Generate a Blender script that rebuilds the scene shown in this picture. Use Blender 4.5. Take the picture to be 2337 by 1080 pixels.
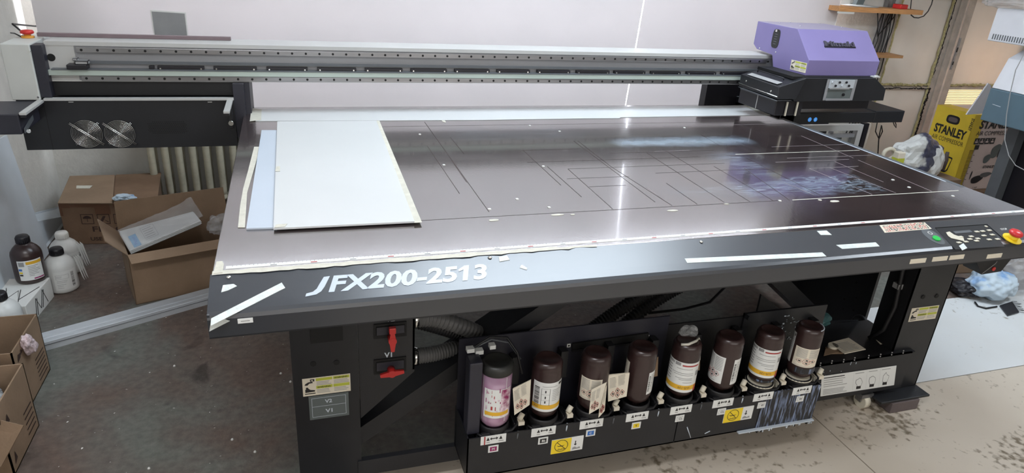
import bpy, bmesh, math, random
import numpy as np
from mathutils import Vector, Matrix, noise as mnoise
random.seed(7)
for o in list(bpy.data.objects): bpy.data.objects.remove(o)
S = bpy.context.scene
COL = S.collection
# ---------------------------------------------------------------- camera
F = 1541.277
CAM = Vector((0.21601, -1.63671, 1.69329))
RR = [[0.952644853807171, -0.29747949619494407, 0.06303754324441978],
      [-0.06293148336723277, -0.39568474153816113, -0.9162277084409944],
      [0.297501951112744, 0.868872565257653, -0.3956678587232346]]
cd = bpy.data.cameras.new('camera'); cam = bpy.data.objects.new('camera', cd); COL.objects.link(cam)
cd.sensor_fit = 'HORIZONTAL'; cd.sensor_width = 36.0; cd.lens = F / 2337 * 36; cd.clip_start = .05; cd.clip_end = 60
M = Matrix.Identity(4)
for i in range(3):
    M[i][0] = RR[0][i]; M[i][1] = -RR[1][i]; M[i][2] = -RR[2][i]; M[i][3] = CAM[i]
cam.matrix_world = M; S.camera = cam
# ---------------------------------------------------------------- world, exposure, lights
S.view_settings.view_transform = 'Standard'; S.view_settings.look = 'None'
S.view_settings.gamma = 1; S.view_settings.use_curve_mapping = False
S.view_settings.exposure = 0.0
W = bpy.data.worlds.new('world'); S.world = W; W.use_nodes = True
W.node_tree.nodes['Background'].inputs[0].default_value = (.86, .90, 1, 1)
W.node_tree.nodes['Background'].inputs[1].default_value = 20.0
def area(name, loc, target, sx, sy, power, col):
    l = bpy.data.lights.new(name, 'AREA'); l.shape = 'RECTANGLE'; l.size = sx; l.size_y = sy; l.energy = power; l.color = col
    o = bpy.data.objects.new(name, l); COL.objects.link(o); o.location = loc
    d = Vector(target) - Vector(loc); o.rotation_euler = d.to_track_quat('-Z', 'Y').to_euler(); return o
area('ceiling_lamp_light', (1.7, 1.15, 3.06), (1.7, 1.15, 0), 1.9, .8, 66, (.77, .89, 1))
area('ceiling_lamp_light', (4.3, -.3, 3.06), (4.3, -.3, 0), 1.3, .3, 46, (.82, .91, 1))
area('ceiling_lamp_light', (-.2, -1.2, 3.06), (-.2, -1.2, 0), 1.3, .3, 40, (.95, .96, 1))
area('window_daylight', (1.6, -3.9, 1.9), (1.6, 3, 1.0), 4.2, 1.6, 50, (1, .96, .92))
# ---------------------------------------------------------------- pixel to point helpers (a picture point cast on a real plane)
def ray(u, v):
    a = ((u - 1168.5) / F, (v - 540) / F, 1.0)
    return Vector([sum(RR[r][i] * a[r] for r in range(3)) for i in range(3)])
def _on(u, v, k, val):
    d = ray(u, v); t = (val - CAM[k]) / d[k]; return CAM + d * t
def Px(u, v, x): return _on(u, v, 0, x)
def Py(u, v, y): return _on(u, v, 1, y)
def Pz(u, v, z): return _on(u, v, 2, z)
# ---------------------------------------------------------------- materials
def lin(c):
    r = []
    for x in c[:3]:
        x /= 255.0; r.append(x / 12.92 if x <= .04045 else ((x + .055) / 1.055) ** 2.4)
    return (r[0], r[1], r[2], 1)
MATS = {}
def mat(name, rgb, rough=.5, metal=0, var=.06, scale=9, bump=0, bscale=60, spec=.5, coat=0, alpha=1, trans=0, emit=0, rgb2=None, stretch=None, transl=0, lo=.35, hi=.65):
    m = bpy.data.materials.new(name); m.use_nodes = True; nt = m.node_tree; N = nt.nodes; L = nt.links
    b = N['Principled BSDF']; c = lin(rgb)
    tc = N.new('ShaderNodeTexCoord'); mp = N.new('ShaderNodeMapping'); L.new(tc.outputs['Object'], mp.inputs[0])
    if stretch: mp.inputs['Scale'].default_value = stretch
    nz = N.new('ShaderNodeTexNoise'); nz.inputs['Scale'].default_value = scale; nz.inputs['Detail'].default_value = 5
    L.new(mp.outputs[0], nz.inputs[0])
    cr = N.new('ShaderNodeValToRGB'); L.new(nz.outputs[0], cr.inputs[0])
    cr.color_ramp.elements[0].position = lo; cr.color_ramp.elements[1].position = hi
    c2 = lin(rgb2) if rgb2 else tuple(min(1, x * (1 + var)) for x in c[:3]) + (1,)
    c1 = c if rgb2 else tuple(x * (1 - var) for x in c[:3]) + (1,)
    cr.color_ramp.elements[0].color = c1; cr.color_ramp.elements[1].color = c2
    L.new(cr.outputs[0], b.inputs['Base Color'])
    b.inputs['Roughness'].default_value = rough; b.inputs['Metallic'].default_value = metal
    b.inputs['Specular IOR Level'].default_value = spec; b.inputs['Coat Weight'].default_value = coat; b.inputs['Coat Roughness'].default_value = .15
    b.inputs['Alpha'].default_value = alpha; b.inputs['Transmission Weight'].default_value = trans
    if emit:
        b.inputs['Emission Color'].default_value = c; b.inputs['Emission Strength'].default_value = emit
    if bump:
        n2 = N.new('ShaderNodeTexNoise'); n2.inputs['Scale'].default_value = bscale; n2.inputs['Detail'].default_value = 4; L.new(mp.outputs[0], n2.inputs[0])
        bp = N.new('ShaderNodeBump'); bp.inputs['Strength'].default_value = bump; bp.inputs['Distance'].default_value = .01
        L.new(n2.outputs[0], bp.inputs['Height']); L.new(bp.outputs[0], b.inputs['Normal'])
    if transl:
        t = N.new('ShaderNodeBsdfTranslucent'); L.new(cr.outputs[0], t.inputs[0]); mx = N.new('ShaderNodeMixShader'); mx.inputs[0].default_value = transl
        out = N['Material Output']; L.new(b.outputs[0], mx.inputs[1]); L.new(t.outputs[0], mx.inputs[2]); L.new(mx.outputs[0], out.inputs[0])
    MATS[name] = m; return m
mat('wall', (205, 203, 196), .85, bump=.25, bscale=45, var=.05)
mat('wall_smooth', (203, 196, 186), .8, bump=.08, var=.05)
mat('ceiling', (225, 225, 222), .9)
mat('board', (228, 223, 223), .5, var=.03, scale=1.2, transl=.10)
mat('board_edge', (245, 242, 238), .6, var=.02)
mat('sheet', (206, 208, 208), .35, var=.015, scale=3)
mat('sheet2', (190, 200, 212), .35, var=.015, scale=3)
mat('foam', (200, 208, 214), .6, var=.03)
mat('black', (28, 29, 33), .42, var=.12, bump=.04, bscale=300)
mat('black2', (22, 22, 25), .5, var=.1)
mat('navy', (40, 40, 50), .45, var=.1)
mat('deep', (8, 8, 9), .7); mat('deep2', (30, 29, 32), .6)
mat('panel', (35, 39, 47), .32, var=.05, scale=4, bump=.015, bscale=500, spec=.9)
mat('grey', (92, 96, 100), .4, var=.06)
mat('plategrey', (96, 104, 104), .5)
mat('white', (226, 226, 222), .45, var=.03)
mat('white2', (196, 198, 194), .45, var=.03)
mat('ivory', (214, 208, 190), .5, var=.06)
mat('cream', (176, 170, 150), .5, var=.18, scale=14)
mat('greypaint', (186, 186, 184), .35, var=.03, scale=4)
mat('greypaint2', (146, 147, 150), .3, var=.05, scale=3, stretch=(.3, 1, 6))
mat('scale_strip', (176, 188, 180), .35, var=.04, scale=3)
mat('steel', (150, 150, 152), .3, .85, var=.1, stretch=(.5, 8, 8))
mat('alu', (196, 202, 208), .38, .25, var=.05, stretch=(1, 6, 6), scale=6)
mat('chrome', (225, 225, 222), .15, 1, var=.02)
mat('purple', (128, 118, 166), .42, var=.03, scale=5)
mat('purple_top', (142, 134, 156), .42, var=.03)
mat('red', (205, 50, 52), .3, var=.08)
mat('red2', (196, 40, 38), .3)
mat('orange', (226, 160, 60), .4)
mat('yellow', (236, 206, 40), .5, var=.04)
mat('ylabel', (224, 174, 50), .5, var=.04)
mat('warn', (190, 196, 70), .5)
mat('green', (40, 190, 80), .35)
mat('tape', (206, 203, 190), .7, var=.06, scale=40, bump=.2, bscale=120)
mat('tape2', (214, 220, 218), .6, var=.08, scale=60, bump=.25, bscale=150)
mat('paper', (226, 218, 200), .7, var=.04)
mat('paper2', (226, 228, 226), .6, var=.02)
mat('ink', (40, 38, 38), .6)
mat('inkred', (170, 60, 60), .6)
mat('greyprint', (150, 150, 150), .6)
mat('magenta', (150, 40, 100), .5)
mat('blue', (50, 110, 190), .5)
mat('lightblue', (110, 170, 215), .5)
mat('teal', (60, 100, 100), .5)
mat('letter', (196, 206, 216), .35, var=.03)
mat('logo', (70, 68, 78), .3)
mat('bottle', (52, 36, 35), .3, var=.12, scale=14, spec=.6)
mat('bottle_lid', (38, 38, 36), .45)
mat('clearplastic', (200, 160, 190), .12, alpha=.55, spec=.6)
mat('pinkink', (140, 30, 90), .4, rgb2=(236, 220, 228), scale=26, lo=.4, hi=.55)
mat('milky', (214, 216, 214), .38, var=.03, spec=.5)
mat('bag', (206, 208, 210), .25, alpha=.32, var=.2, bump=1, bscale=22, scale=20, spec=.8)
mat('bubble', (190, 196, 200), .15, alpha=.75, var=.3, bump=1, bscale=60, scale=50, spec=.9)
mat('card', (132, 110, 88), .8, var=.1, scale=7, bump=.1, bscale=90, rgb2=(146, 122, 99))
mat('card_dark', (108, 84, 64), .85, var=.12, scale=5, bump=.15, rgb2=(126, 100, 78))
mat('cardtape', (100, 66, 44), .5, var=.1)
mat('cardprint', (58, 40, 34), .8)
mat('pinkbox', (214, 196, 190), .6, var=.03)
mat('yellowbox', (226, 196, 56), .55, var=.05)
mat('plotter', (92, 116, 130), .45, var=.03)
mat('plotter_white', (226, 228, 234), .45, var=.02)
mat('door', (220, 215, 206), .6, var=.06, scale=2.5, transl=.03)
mat('doorframe', (178, 168, 156), .6, var=.12, scale=14, bump=.2)
mat('foamseal', (186, 176, 128), .8, var=.2, scale=60, bump=.8, bscale=90)
mat('gapdark', (34, 26, 24), .9)
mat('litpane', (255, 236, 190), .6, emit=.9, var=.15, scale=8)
mat('wood', (172, 128, 84), .55, var=.2, scale=6, stretch=(1, 10, 10))
mat('woodside', (206, 150, 96), .55, var=.15, scale=10, stretch=(1, 10, 10))
mat('block', (98, 88, 88), .8, var=.06)
mat('hose', (96, 96, 96), .5, var=.1)
mat('hosedark', (36, 36, 38), .5)
mat('cable', (20, 20, 22), .45)
mat('rope', (150, 118, 70), .8)
mat('bluelogo', (70, 150, 235), .4, emit=.6)
mat('mauve', (120, 104, 108), .5)
mat('lampglow', (220, 236, 255), .5, emit=6)
mat('bookblack', (26, 24, 30), .4)
mat('bluewhite', (186, 202, 214), .5, rgb2=(110, 152, 202), scale=8, lo=.53, hi=.66)
for _n in ('panel',):
    MATS[_n].node_tree.nodes['Principled BSDF'].inputs['Coat Weight'].default_value = .65; MATS[_n].node_tree.nodes['Principled BSDF'].inputs['Coat Roughness'].default_value = .36
def bed_material():
    m = bpy.data.materials.new('bed'); m.use_nodes = True; nt = m.node_tree; N = nt.nodes; L = nt.links; b = N['Principled BSDF']
    tc = N.new('ShaderNodeTexCoord'); ge = tc.outputs['Object']
    def noise(sc, det=4, st=None, dist=0):
        mp = N.new('ShaderNodeMapping'); L.new(ge, mp.inputs[0])
        if st: mp.inputs['Scale'].default_value = st
        n = N.new('ShaderNodeTexNoise'); n.inputs['Scale'].default_value = sc; n.inputs['Detail'].default_value = det; n.inputs['Distortion'].default_value = dist
        L.new(mp.outputs[0], n.inputs[0]); return n.outputs[0]
    def math_(op, a, c, clamp=False):
        n = N.new('ShaderNodeMath'); n.operation = op; n.use_clamp = clamp
        for i, x in enumerate((a, c)):
            if isinstance(x, (int, float)): n.inputs[i].default_value = x
            else: L.new(x, n.inputs[i])
        return n.outputs[0]
    def ramp(v, a, c):
        n = N.new('ShaderNodeMapRange'); n.inputs[1].default_value = a; n.inputs[2].default_value = c; L.new(v, n.inputs[0]); return n.outputs[0]
    def mixc(f, a, c):
        n = N.new('ShaderNodeMix'); n.data_type = 'RGBA'; L.new(f, n.inputs[0])
        for i, x in ((6, a), (7, c)):
            if isinstance(x, tuple): n.inputs[i].default_value = x
            else: L.new(x, n.inputs[i])
        return n.outputs[2]
    sp = N.new('ShaderNodeSeparateXYZ'); L.new(ge, sp.inputs[0]); X, Y = sp.outputs[0], sp.outputs[1]
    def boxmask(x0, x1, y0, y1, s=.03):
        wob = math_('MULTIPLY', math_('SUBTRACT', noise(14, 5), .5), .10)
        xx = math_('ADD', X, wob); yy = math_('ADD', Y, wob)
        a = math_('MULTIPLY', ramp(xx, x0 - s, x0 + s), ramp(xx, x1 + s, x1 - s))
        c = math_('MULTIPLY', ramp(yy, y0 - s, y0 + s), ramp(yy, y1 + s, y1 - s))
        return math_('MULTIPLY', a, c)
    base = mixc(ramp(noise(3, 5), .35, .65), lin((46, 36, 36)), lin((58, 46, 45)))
    # pale blue smears and streaks, mixed over the brown base
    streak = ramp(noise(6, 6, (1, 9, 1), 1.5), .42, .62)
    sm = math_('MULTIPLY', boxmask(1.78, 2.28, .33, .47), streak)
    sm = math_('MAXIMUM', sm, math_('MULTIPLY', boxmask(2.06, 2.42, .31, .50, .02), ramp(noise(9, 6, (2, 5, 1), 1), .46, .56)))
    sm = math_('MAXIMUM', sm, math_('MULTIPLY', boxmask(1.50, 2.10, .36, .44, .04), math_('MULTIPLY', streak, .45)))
    glare_and_pale = math_('MULTIPLY', boxmask(1.62, 2.30, 1.00, 1.10, .04), .5)  # bright light reflection painted into the bed colour as a streak
    glare_and_pale = math_('MAXIMUM', glare_and_pale, math_('MULTIPLY', boxmask(1.95, 2.10, .55, .85, .05), math_('MULTIPLY', streak, .35)))
    glare_and_pale = math_('MAXIMUM', glare_and_pale, math_('MULTIPLY', boxmask(.90, 1.45, 1.15, 1.36, .08), math_('MULTIPLY', streak, .12)))
    pale_mask = math_('MAXIMUM', math_('MULTIPLY', sm, .42), glare_and_pale, True)
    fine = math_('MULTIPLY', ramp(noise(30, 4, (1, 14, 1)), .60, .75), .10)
    pale_mask = math_('MAXIMUM', pale_mask, fine, True)
    colr = mixc(pale_mask, base, lin((160, 184, 206)))
    L.new(colr, b.inputs['Base Color'])
    rg = math_('ADD', .13, math_('MULTIPLY', ramp(noise(5, 6), .3, .7), .06)); rg = math_('ADD', rg, math_('MULTIPLY', pale_mask, .3))
    L.new(rg, b.inputs['Roughness'])
    b.inputs['Specular IOR Level'].default_value = 1.0; b.inputs['IOR'].default_value = 2.2; b.inputs['Coat Weight'].default_value = .6; b.inputs['Coat Roughness'].default_value = .07; b.inputs['Coat IOR'].default_value = 1.6
    bp = N.new('ShaderNodeBump'); bp.inputs['Strength'].default_value = .03; bp.inputs['Distance'].default_value = .01
    L.new(noise(160, 3, (1, .3, 1)), bp.inputs['Height']); L.new(bp.outputs[0], b.inputs['Normal'])
    MATS['bed'] = m
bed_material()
def floor_material():
    m = bpy.data.materials.new('concrete'); m.use_nodes = True; nt = m.node_tree; N = nt.nodes; L = nt.links; b = N['Principled BSDF']
    tc = N.new('ShaderNodeTexCoord')
    def noise(sc, det=6, dist=0):
        n = N.new('ShaderNodeTexNoise'); n.inputs['Scale'].default_value = sc; n.inputs['Detail'].default_value = det; n.inputs['Distortion'].default_value = dist
        L.new(tc.outputs['Object'], n.inputs[0]); return n
    def rmp(n, stops):
        r = N.new('ShaderNodeValToRGB'); L.new(n.outputs[0], r.inputs[0]); e = r.color_ramp.elements
        e[0].position, e[0].color = stops[0][0], lin(stops[0][1]); e[1].position, e[1].color = stops[-1][0], lin(stops[-1][1])
        for p, c in stops[1:-1]:
            k = e.new(p); k.color = lin(c)
        return r.outputs[0]
    base = rmp(noise(1.4, 5, .6), [(.38, (132, 136, 128)), (.47, (126, 120, 113)), (.56, (124, 106, 96)), (.68, (104, 98, 93))])
    det = rmp(noise(38, 8), [(.3, (186, 186, 186)), (.7, (226, 226, 226))])
    mx = N.new('ShaderNodeMix'); mx.data_type = 'RGBA'; mx.blend_type = 'MULTIPLY'; mx.inputs[0].default_value = 1
    L.new(base, mx.inputs[6]); L.new(det, mx.inputs[7])
    st = rmp(noise(3.3, 5, 1.2), [(.62, (255, 255, 255)), (.72, (150, 148, 148))])
    m2 = N.new('ShaderNodeMix'); m2.data_type = 'RGBA'; m2.blend_type = 'MULTIPLY'; m2.inputs[0].default_value = .8
    L.new(mx.outputs[2], m2.inputs[6]); L.new(st, m2.inputs[7])
    spk = N.new('ShaderNodeValToRGB'); L.new(noise(60, 3).outputs[0], spk.inputs[0]); spk.color_ramp.elements[0].position = .73; spk.color_ramp.elements[1].position = .76
    m3 = N.new('ShaderNodeMix'); m3.data_type = 'RGBA'; L.new(spk.outputs[0], m3.inputs[0]); L.new(m2.outputs[2], m3.inputs[6]); m3.inputs[7].default_value = lin((190, 188, 182))
    L.new(m3.outputs[2], b.inputs['Base Color']); b.inputs['Roughness'].default_value = .75
    bp = N.new('ShaderNodeBump'); bp.inputs['Strength'].default_value = .5; bp.inputs['Distance'].default_value = .006
    L.new(noise(70).outputs[0], bp.inputs['Height']); L.new(bp.outputs[0], b.inputs['Normal'])
    MATS['concrete'] = m
floor_material()
def fboard(name, c1, c2, stain, lo, hi):
    m = mat(name, c1, .6, rgb2=c2, scale=1.1, lo=.3, hi=.7, bump=.05); nt = m.node_tree; N = nt.nodes; L = nt.links; b = N['Principled BSDF']
    tc = N.new('ShaderNodeTexCoord'); n = N.new('ShaderNodeTexNoise'); n.inputs['Scale'].default_value = 34; n.inputs['Detail'].default_value = 4; L.new(tc.outputs['Object'], n.inputs[0])
    n2 = N.new('ShaderNodeTexNoise'); n2.inputs['Scale'].default_value = 2.2; n2.inputs['Detail'].default_value = 5; n2.inputs['Distortion'].default_value = .8; L.new(tc.outputs['Object'], n2.inputs[0])
    ad = N.new('ShaderNodeMath'); ad.operation = 'ADD'; L.new(n.outputs[0], ad.inputs[0]); L.new(n2.outputs[0], ad.inputs[1])
    r = N.new('ShaderNodeMapRange'); r.inputs[1].default_value = lo; r.inputs[2].default_value = hi; L.new(ad.outputs[0], r.inputs[0])
    src = b.inputs['Base Color'].links[0].from_socket
    mx = N.new('ShaderNodeMix'); mx.data_type = 'RGBA'; L.new(r.outputs[0], mx.inputs[0]); L.new(src, mx.inputs[6]); mx.inputs[7].default_value = lin(stain); L.new(mx.outputs[2], b.inputs['Base Color'])
fboard('fboard', (186, 174, 158), (206, 196, 182), (122, 110, 92), 1.13, 1.30)
fboard('fboard2', (206, 206, 204), (216, 220, 222), (140, 134, 120), 1.22, 1.40)
def splash_material():
    m = mat('splash', (34, 35, 38), .4, rgb2=(128, 144, 176), scale=12, stretch=(11, 11, 1.3), lo=.50, hi=.66)
splash_material()
# ---------------------------------------------------------------- mesh builder
_FONT = {}
def glyphs(s, bold=0.0, shear=0.0):
    k = (s, bold, shear)
    if k not in _FONT:
        c = bpy.data.curves.new('glyph', 'FONT'); c.body = s; c.size = 1; c.offset = bold; c.shear = shear; c.resolution_u = 3; c.fill_mode = 'FRONT'
        o = bpy.data.objects.new('glyph', c); COL.objects.link(o)
        dg = bpy.context.evaluated_depsgraph_get(); me = bpy.data.meshes.new_from_object(o.evaluated_get(dg))
        v = [tuple(p.co[:2]) for p in me.vertices]; f = [tuple(p.vertices) for p in me.polygons]
        bpy.data.objects.remove(o); bpy.data.curves.remove(c); bpy.data.meshes.remove(me)
        if v:
            x0 = min(p[0] for p in v); x1 = max(p[0] for p in v); y0 = min(p[1] for p in v); y1 = max(p[1] for p in v)
            v = [((p[0] - x0) / (x1 - x0), (p[1] - y0) / (y1 - y0)) for p in v]; asp = (x1 - x0) / (y1 - y0)
        else: asp = 1
        _FONT[k] = (v, f, asp)
    return _FONT[k]
class MB:
    def __init__(s): s.bm = bmesh.new(); s.m = []
    def mi(s, m):
        if m not in s.m: s.m.append(m)
        return s.m.index(m)
    def faces(s, vs, fs, m, smooth=False):
        i = s.mi(m); bv = [s.bm.verts.new(v) for v in vs]; out = []
        for f in fs:
            try: q = s.bm.faces.new([bv[k] for k in f])
            except ValueError: continue
            q.material_index = i; q.smooth = smooth; out.append(q)
        return bv, out
    def box(s, a, b, m, bev=0):
        x0, x1 = sorted((a[0], b[0])); y0, y1 = sorted((a[1], b[1])); z0, z1 = sorted((a[2], b[2]))
        return s.hexa([(x0, y0, z0), (x1, y0, z0), (x1, y1, z0), (x0, y1, z0), (x0, y0, z1), (x1, y0, z1), (x1, y1, z1), (x0, y1, z1)], m, bev)
    def hexa(s, p, m, bev=0):
        bv, fs = s.faces(p, [(3, 2, 1, 0), (4, 5, 6, 7), (0, 1, 5, 4), (1, 2, 6, 5), (2, 3, 7, 6), (3, 0, 4, 7)], m)
        if bev:
            es = list({e for f in fs for e in f.edges}); r = bmesh.ops.bevel(s.bm, geom=es, offset=bev, segments=2, affect='EDGES', profile=.5)
        return s
    def slab(s, pts, t, m, bev=0):
        p = [Vector(q) for q in pts]; n = Vector((0, 0, 0))
        for i in range(len(p)): n += p[i].cross(p[(i + 1) % len(p)])
        n.normalize(); k = len(p); q = [x - n * t for x in p]
        fs = [tuple(range(k)), tuple(range(2 * k - 1, k - 1, -1))] + [(i, k + i, k + (i + 1) % k, (i + 1) % k) for i in range(k)]
        bv, f = s.faces(p + q, fs, m)
        if bev: bmesh.ops.bevel(s.bm, geom=list({e for g in f for e in g.edges}), offset=bev, segments=2, affect='EDGES', profile=.5)
        return s
    def prism(s, prof, axis, a, b, m, bev=0):       # prof = list of 2-D points in the two other axes
        def mk(p, w): 
            v = list(p); v.insert(axis, w); return tuple(v)
        k = len(prof); ar = sum(prof[i][0] * prof[(i + 1) % k][1] - prof[(i + 1) % k][0] * prof[i][1] for i in range(k))
        if (ar > 0) == (axis == 1): prof = prof[::-1]
        vs = [mk(p, b) for p in prof] + [mk(p, a) for p in prof]
        fs = [tuple(range(k)), tuple(range(2 * k - 1, k - 1, -1))] + [(i, k + i, k + (i + 1) % k, (i + 1) % k) for i in range(k)]
        bv, f = s.faces(vs, fs, m)
        if bev: bmesh.ops.bevel(s.bm, geom=list({e for g in f for e in g.edges}), offset=bev, segments=2, affect='EDGES', profile=.5)
        return s
    def frame(s, d):
        d = Vector(d).normalized(); u = d.orthogonal().normalized(); return u, d.cross(u)
    def cyl(s, a, b, r, m, n=16, r2=None, smooth=True):
        a = Vector(a); b = Vector(b); r2 = r if r2 is None else r2; u, w = s.frame(b - a); vs = []
        for (c, q) in ((a, r), (b, r2)):
            for i in range(n):
                t = 2 * math.pi * i / n; vs.append(c + (u * math.cos(t) + w * math.sin(t)) * q)
        bv, f = s.faces(vs, [(i, (i + 1) % n, n + (i + 1) % n, n + i) for i in range(n)], m, smooth)
        i = s.mi(m)
        for rg in (list(reversed(bv[:n])), bv[n:]):
            g = s.bm.faces.new(rg); g.material_index = i
        return s
    def tube(s, pts, r, m, n=8, closed=False):
        pts = [Vector(p) for p in pts]; k = len(pts); vs = []; u = None
        for i, p in enumerate(pts):
            if closed: d = pts[(i + 1) % k] - pts[i - 1]
            else: d = pts[min(i + 1, k - 1)] - pts[max(i - 1, 0)]
            d.normalize()
            if u is None: u = d.orthogonal().normalized()
            u = (u - d * u.dot(d)).normalized(); w = d.cross(u); rr = r[i] if isinstance(r, (list, tuple)) else r
            for j in range(n):
                t = 2 * math.pi * j / n; vs.append(p + (u * math.cos(t) + w * math.sin(t)) * rr)
        fs = []
        for i in range(k if closed else k - 1):
            for j in range(n): fs.append((i * n + j, i * n + (j + 1) % n, ((i + 1) % k) * n + (j + 1) % n, ((i + 1) % k) * n + j))
        bv, f = s.faces(vs, fs, m, True)
        if not closed:
            for rg in (list(reversed(bv[:n])), bv[-n:]):
                g = s.bm.faces.new(rg); g.material_index = s.mi(m)
        return s
    def lathe(s, prof, o, m, n=32, Mx=None, mats=None):   # prof = (r, z) list
        vs = []; o = Vector(o)
        for (r, z) in prof:
            for i in range(n):
                t = 2 * math.pi * i / n; v = Vector((r * math.cos(t), r * math.sin(t), z))
                if Mx: v = Mx @ v
                vs.append(o + v)
        fs = [(k * n + i, k * n + (i + 1) % n, (k + 1) * n + (i + 1) % n, (k + 1) * n + i) for k in range(len(prof) - 1) for i in range(n)]
        bv, f = s.faces(vs, fs, m, True)
        if mats:
            for q, g in enumerate(f):
                k = q // n; g.material_index = s.mi(mats[k])
        for k, rv in ((0, True), (len(prof) - 1, False)):
            if prof[k][0] > 1e-5:
                rg = bv[k * n:(k + 1) * n]; g = s.bm.faces.new(rg[::-1] if rv else rg); g.material_index = s.mi(mats[min(k, len(mats) - 1)] if mats else m)
        return s
    def patch(s, o, r, a0, a1, z0, z1, m, n=14, Mx=None, t=.0004):   # sheet wrapped on a cylinder
        o = Vector(o); vs = []
        for rr in (r + t, r):
            for i in range(n + 1):
                a = a0 + (a1 - a0) * i / n
                for z in (z0, z1):
                    v = Vector((rr * math.cos(a), rr * math.sin(a), z)); vs.append(o + (Mx @ v if Mx else v))
        fs = [(2 * i, 2 * i + 2, 2 * i + 3, 2 * i + 1) for i in range(n)]
        s.faces(vs, fs, m, True); return s
    def text(s, txt, O, A, B, m, h=None, w=None, bold=.0, shear=0, lift=.0006, ext=0):  # O origin; A, B unit directions
        v, f, asp = glyphs(txt, bold, shear)
        if not v: return s
        if w is None: w = h * asp
        if h is None: h = w / asp
        A = Vector(A).normalized(); B = Vector(B).normalized(); n = A.cross(B); O = Vector(O) + n * lift
        P = [O + A * (x * w) + B * (y * h) for x, y in v]
        if ext:
            bv, fs = s.faces([p + n * ext for p in P], f, m)
            bd = {}
            for q in f:
                for i in range(len(q)):
                    e = (q[i], q[(i + 1) % len(q)]); bd[e] = 1
            bot = [s.bm.verts.new(p) for p in P]; i = s.mi(m)
            for (a, b) in bd:
                if (b, a) not in bd:
                    g = s.bm.faces.new((bv[b], bv[a], bot[a], bot[b])); g.material_index = i
        else: s.faces(P, f, m)
        return s
    def disc(s, O, A, B, r, m, n=24, r0=0, lift=.0006):
        A = Vector(A).normalized(); B = Vector(B).normalized(); O = Vector(O) + A.cross(B) * lift
        P = [O + (A * math.cos(2 * math.pi * i / n) + B * math.sin(2 * math.pi * i / n)) * r for i in range(n)]
        if r0 == 0: s.faces(P, [tuple(range(n))], m)
        else:
            Q = [O + (A * math.cos(2 * math.pi * i / n) + B * math.sin(2 * math.pi * i / n)) * r0 for i in range(n)]
            s.faces(P + Q, [(i, (i + 1) % n, n + (i + 1) % n, n + i) for i in range(n)], m)
        return s
    def flat(s, O, A, B, pts, m, lift=.0006):       # polygon in the frame of full edge vectors A, B
        A = Vector(A); B = Vector(B); n = A.cross(B).normalized(); O = Vector(O) + n * lift
        s.faces([O + A * x + B * y for x, y in pts], [tuple(range(len(pts)))], m); return s
    def rect(s, O, A, B, x0, y0, x1, y1, m, lift=.0006): return s.flat(O, A, B, [(x0, y0), (x1, y0), (x1, y1), (x0, y1)], m, lift)
    def build(s, name, parent=None):
        me = bpy.data.meshes.new(name); s.bm.to_mesh(me); s.bm.free()
        for m in s.m: me.materials.append(MATS[m])
        o = bpy.data.objects.new(name, me); COL.objects.link(o)
        if parent is not None:
            o.parent = parent; w = Vector((0, 0, 0)); p = parent
            while p is not None: w += p.location; p = p.parent
            o.location = -w
        return o
def thing(name, label, cat, loc=(0, 0, 0), group=None):
    o = bpy.data.objects.new(name, None); COL.objects.link(o); o.location = loc; o.empty_display_size = .05
    o['label'] = label; o['category'] = cat
    if group: o['group'] = group
    return o
def tag(o, label, cat, group=None):
    o['label'] = label; o['category'] = cat
    if group: o['group'] = group
    return o
def struct(o): o['kind'] = 'structure'; return o
def stuff(o): o['kind'] = 'stuff'; return o
def lab(o, t): o['label'] = t; return o
def settle(root, x, y, z):           # move the base of a finished single mesh thing: shift origin
    me = root.data; me.transform(Matrix.Translation((-x, -y, -z))); root.location = (x, y, z); return root
XA, YA, ZA = Vector((1, 0, 0)), Vector((0, 1, 0)), Vector((0, 0, 1))
def lines(b, O, A, B, x0, x1, ys, m='ink', th=.02, jag=.25):
    for y in ys:
        xe = x1 - random.random() * jag * (x1 - x0); b.rect(O, A, B, x0, y, xe, y + th, m)
# ================================================================= the room
YW = 3.0
b = MB(); b.box((-1.25, -4, -.05), (7.3, YW + .05, 0), 'concrete'); FL = struct(b.build('floor'))
def fb(x0, x1, y0, y1, m):
    o = MB().box((x0, y0, 0), (x1, y1, .004), m).build('floor_sheet', FL); return o
fb(.33, 2.163, -2.4, .222, 'fboard'); fb(2.168, 4.9, -2.2, .196, 'fboard'); fb(2.0, 5.1, .201, .825, 'fboard2')
b = MB(); b.box((-1.25, -4, 0), (-1.2, YW + .05, 3.2), 'wall'); struct(b.build('wall_left'))
b = MB()
b.box((-1.2, YW, 0), (-.9, YW + .05, 3.2), 'wall'); b.box((-.9, YW, 0), (4.2, YW + .05, .62), 'wall'); b.box((-.9, YW, 2.5), (4.2, YW + .05, 3.2), 'wall')
b.box((4.2, YW, 0), (4.98, YW + .05, 3.2), 'wall'); b.box((4.98, YW, 2.3), (7.3, YW + .05, 3.2), 'wall'); b.box((6.9, YW, 0), (7.3, YW + .05, 2.3), 'wall')
struct(b.build('wall_back'))
struct(MB().box((7.3, -4, 0), (7.35, YW + .05, 3.2), 'wall_smooth').build('wall_right'))
struct(MB().box((-1.25, -4.05, 0), (7.35, -4, 3.2), 'wall_smooth').build('wall_front'))
struct(MB().box((-1.25, -4.05, 3.2), (7.35, YW + .05, 3.25), 'ceiling').build('ceiling'))
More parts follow.
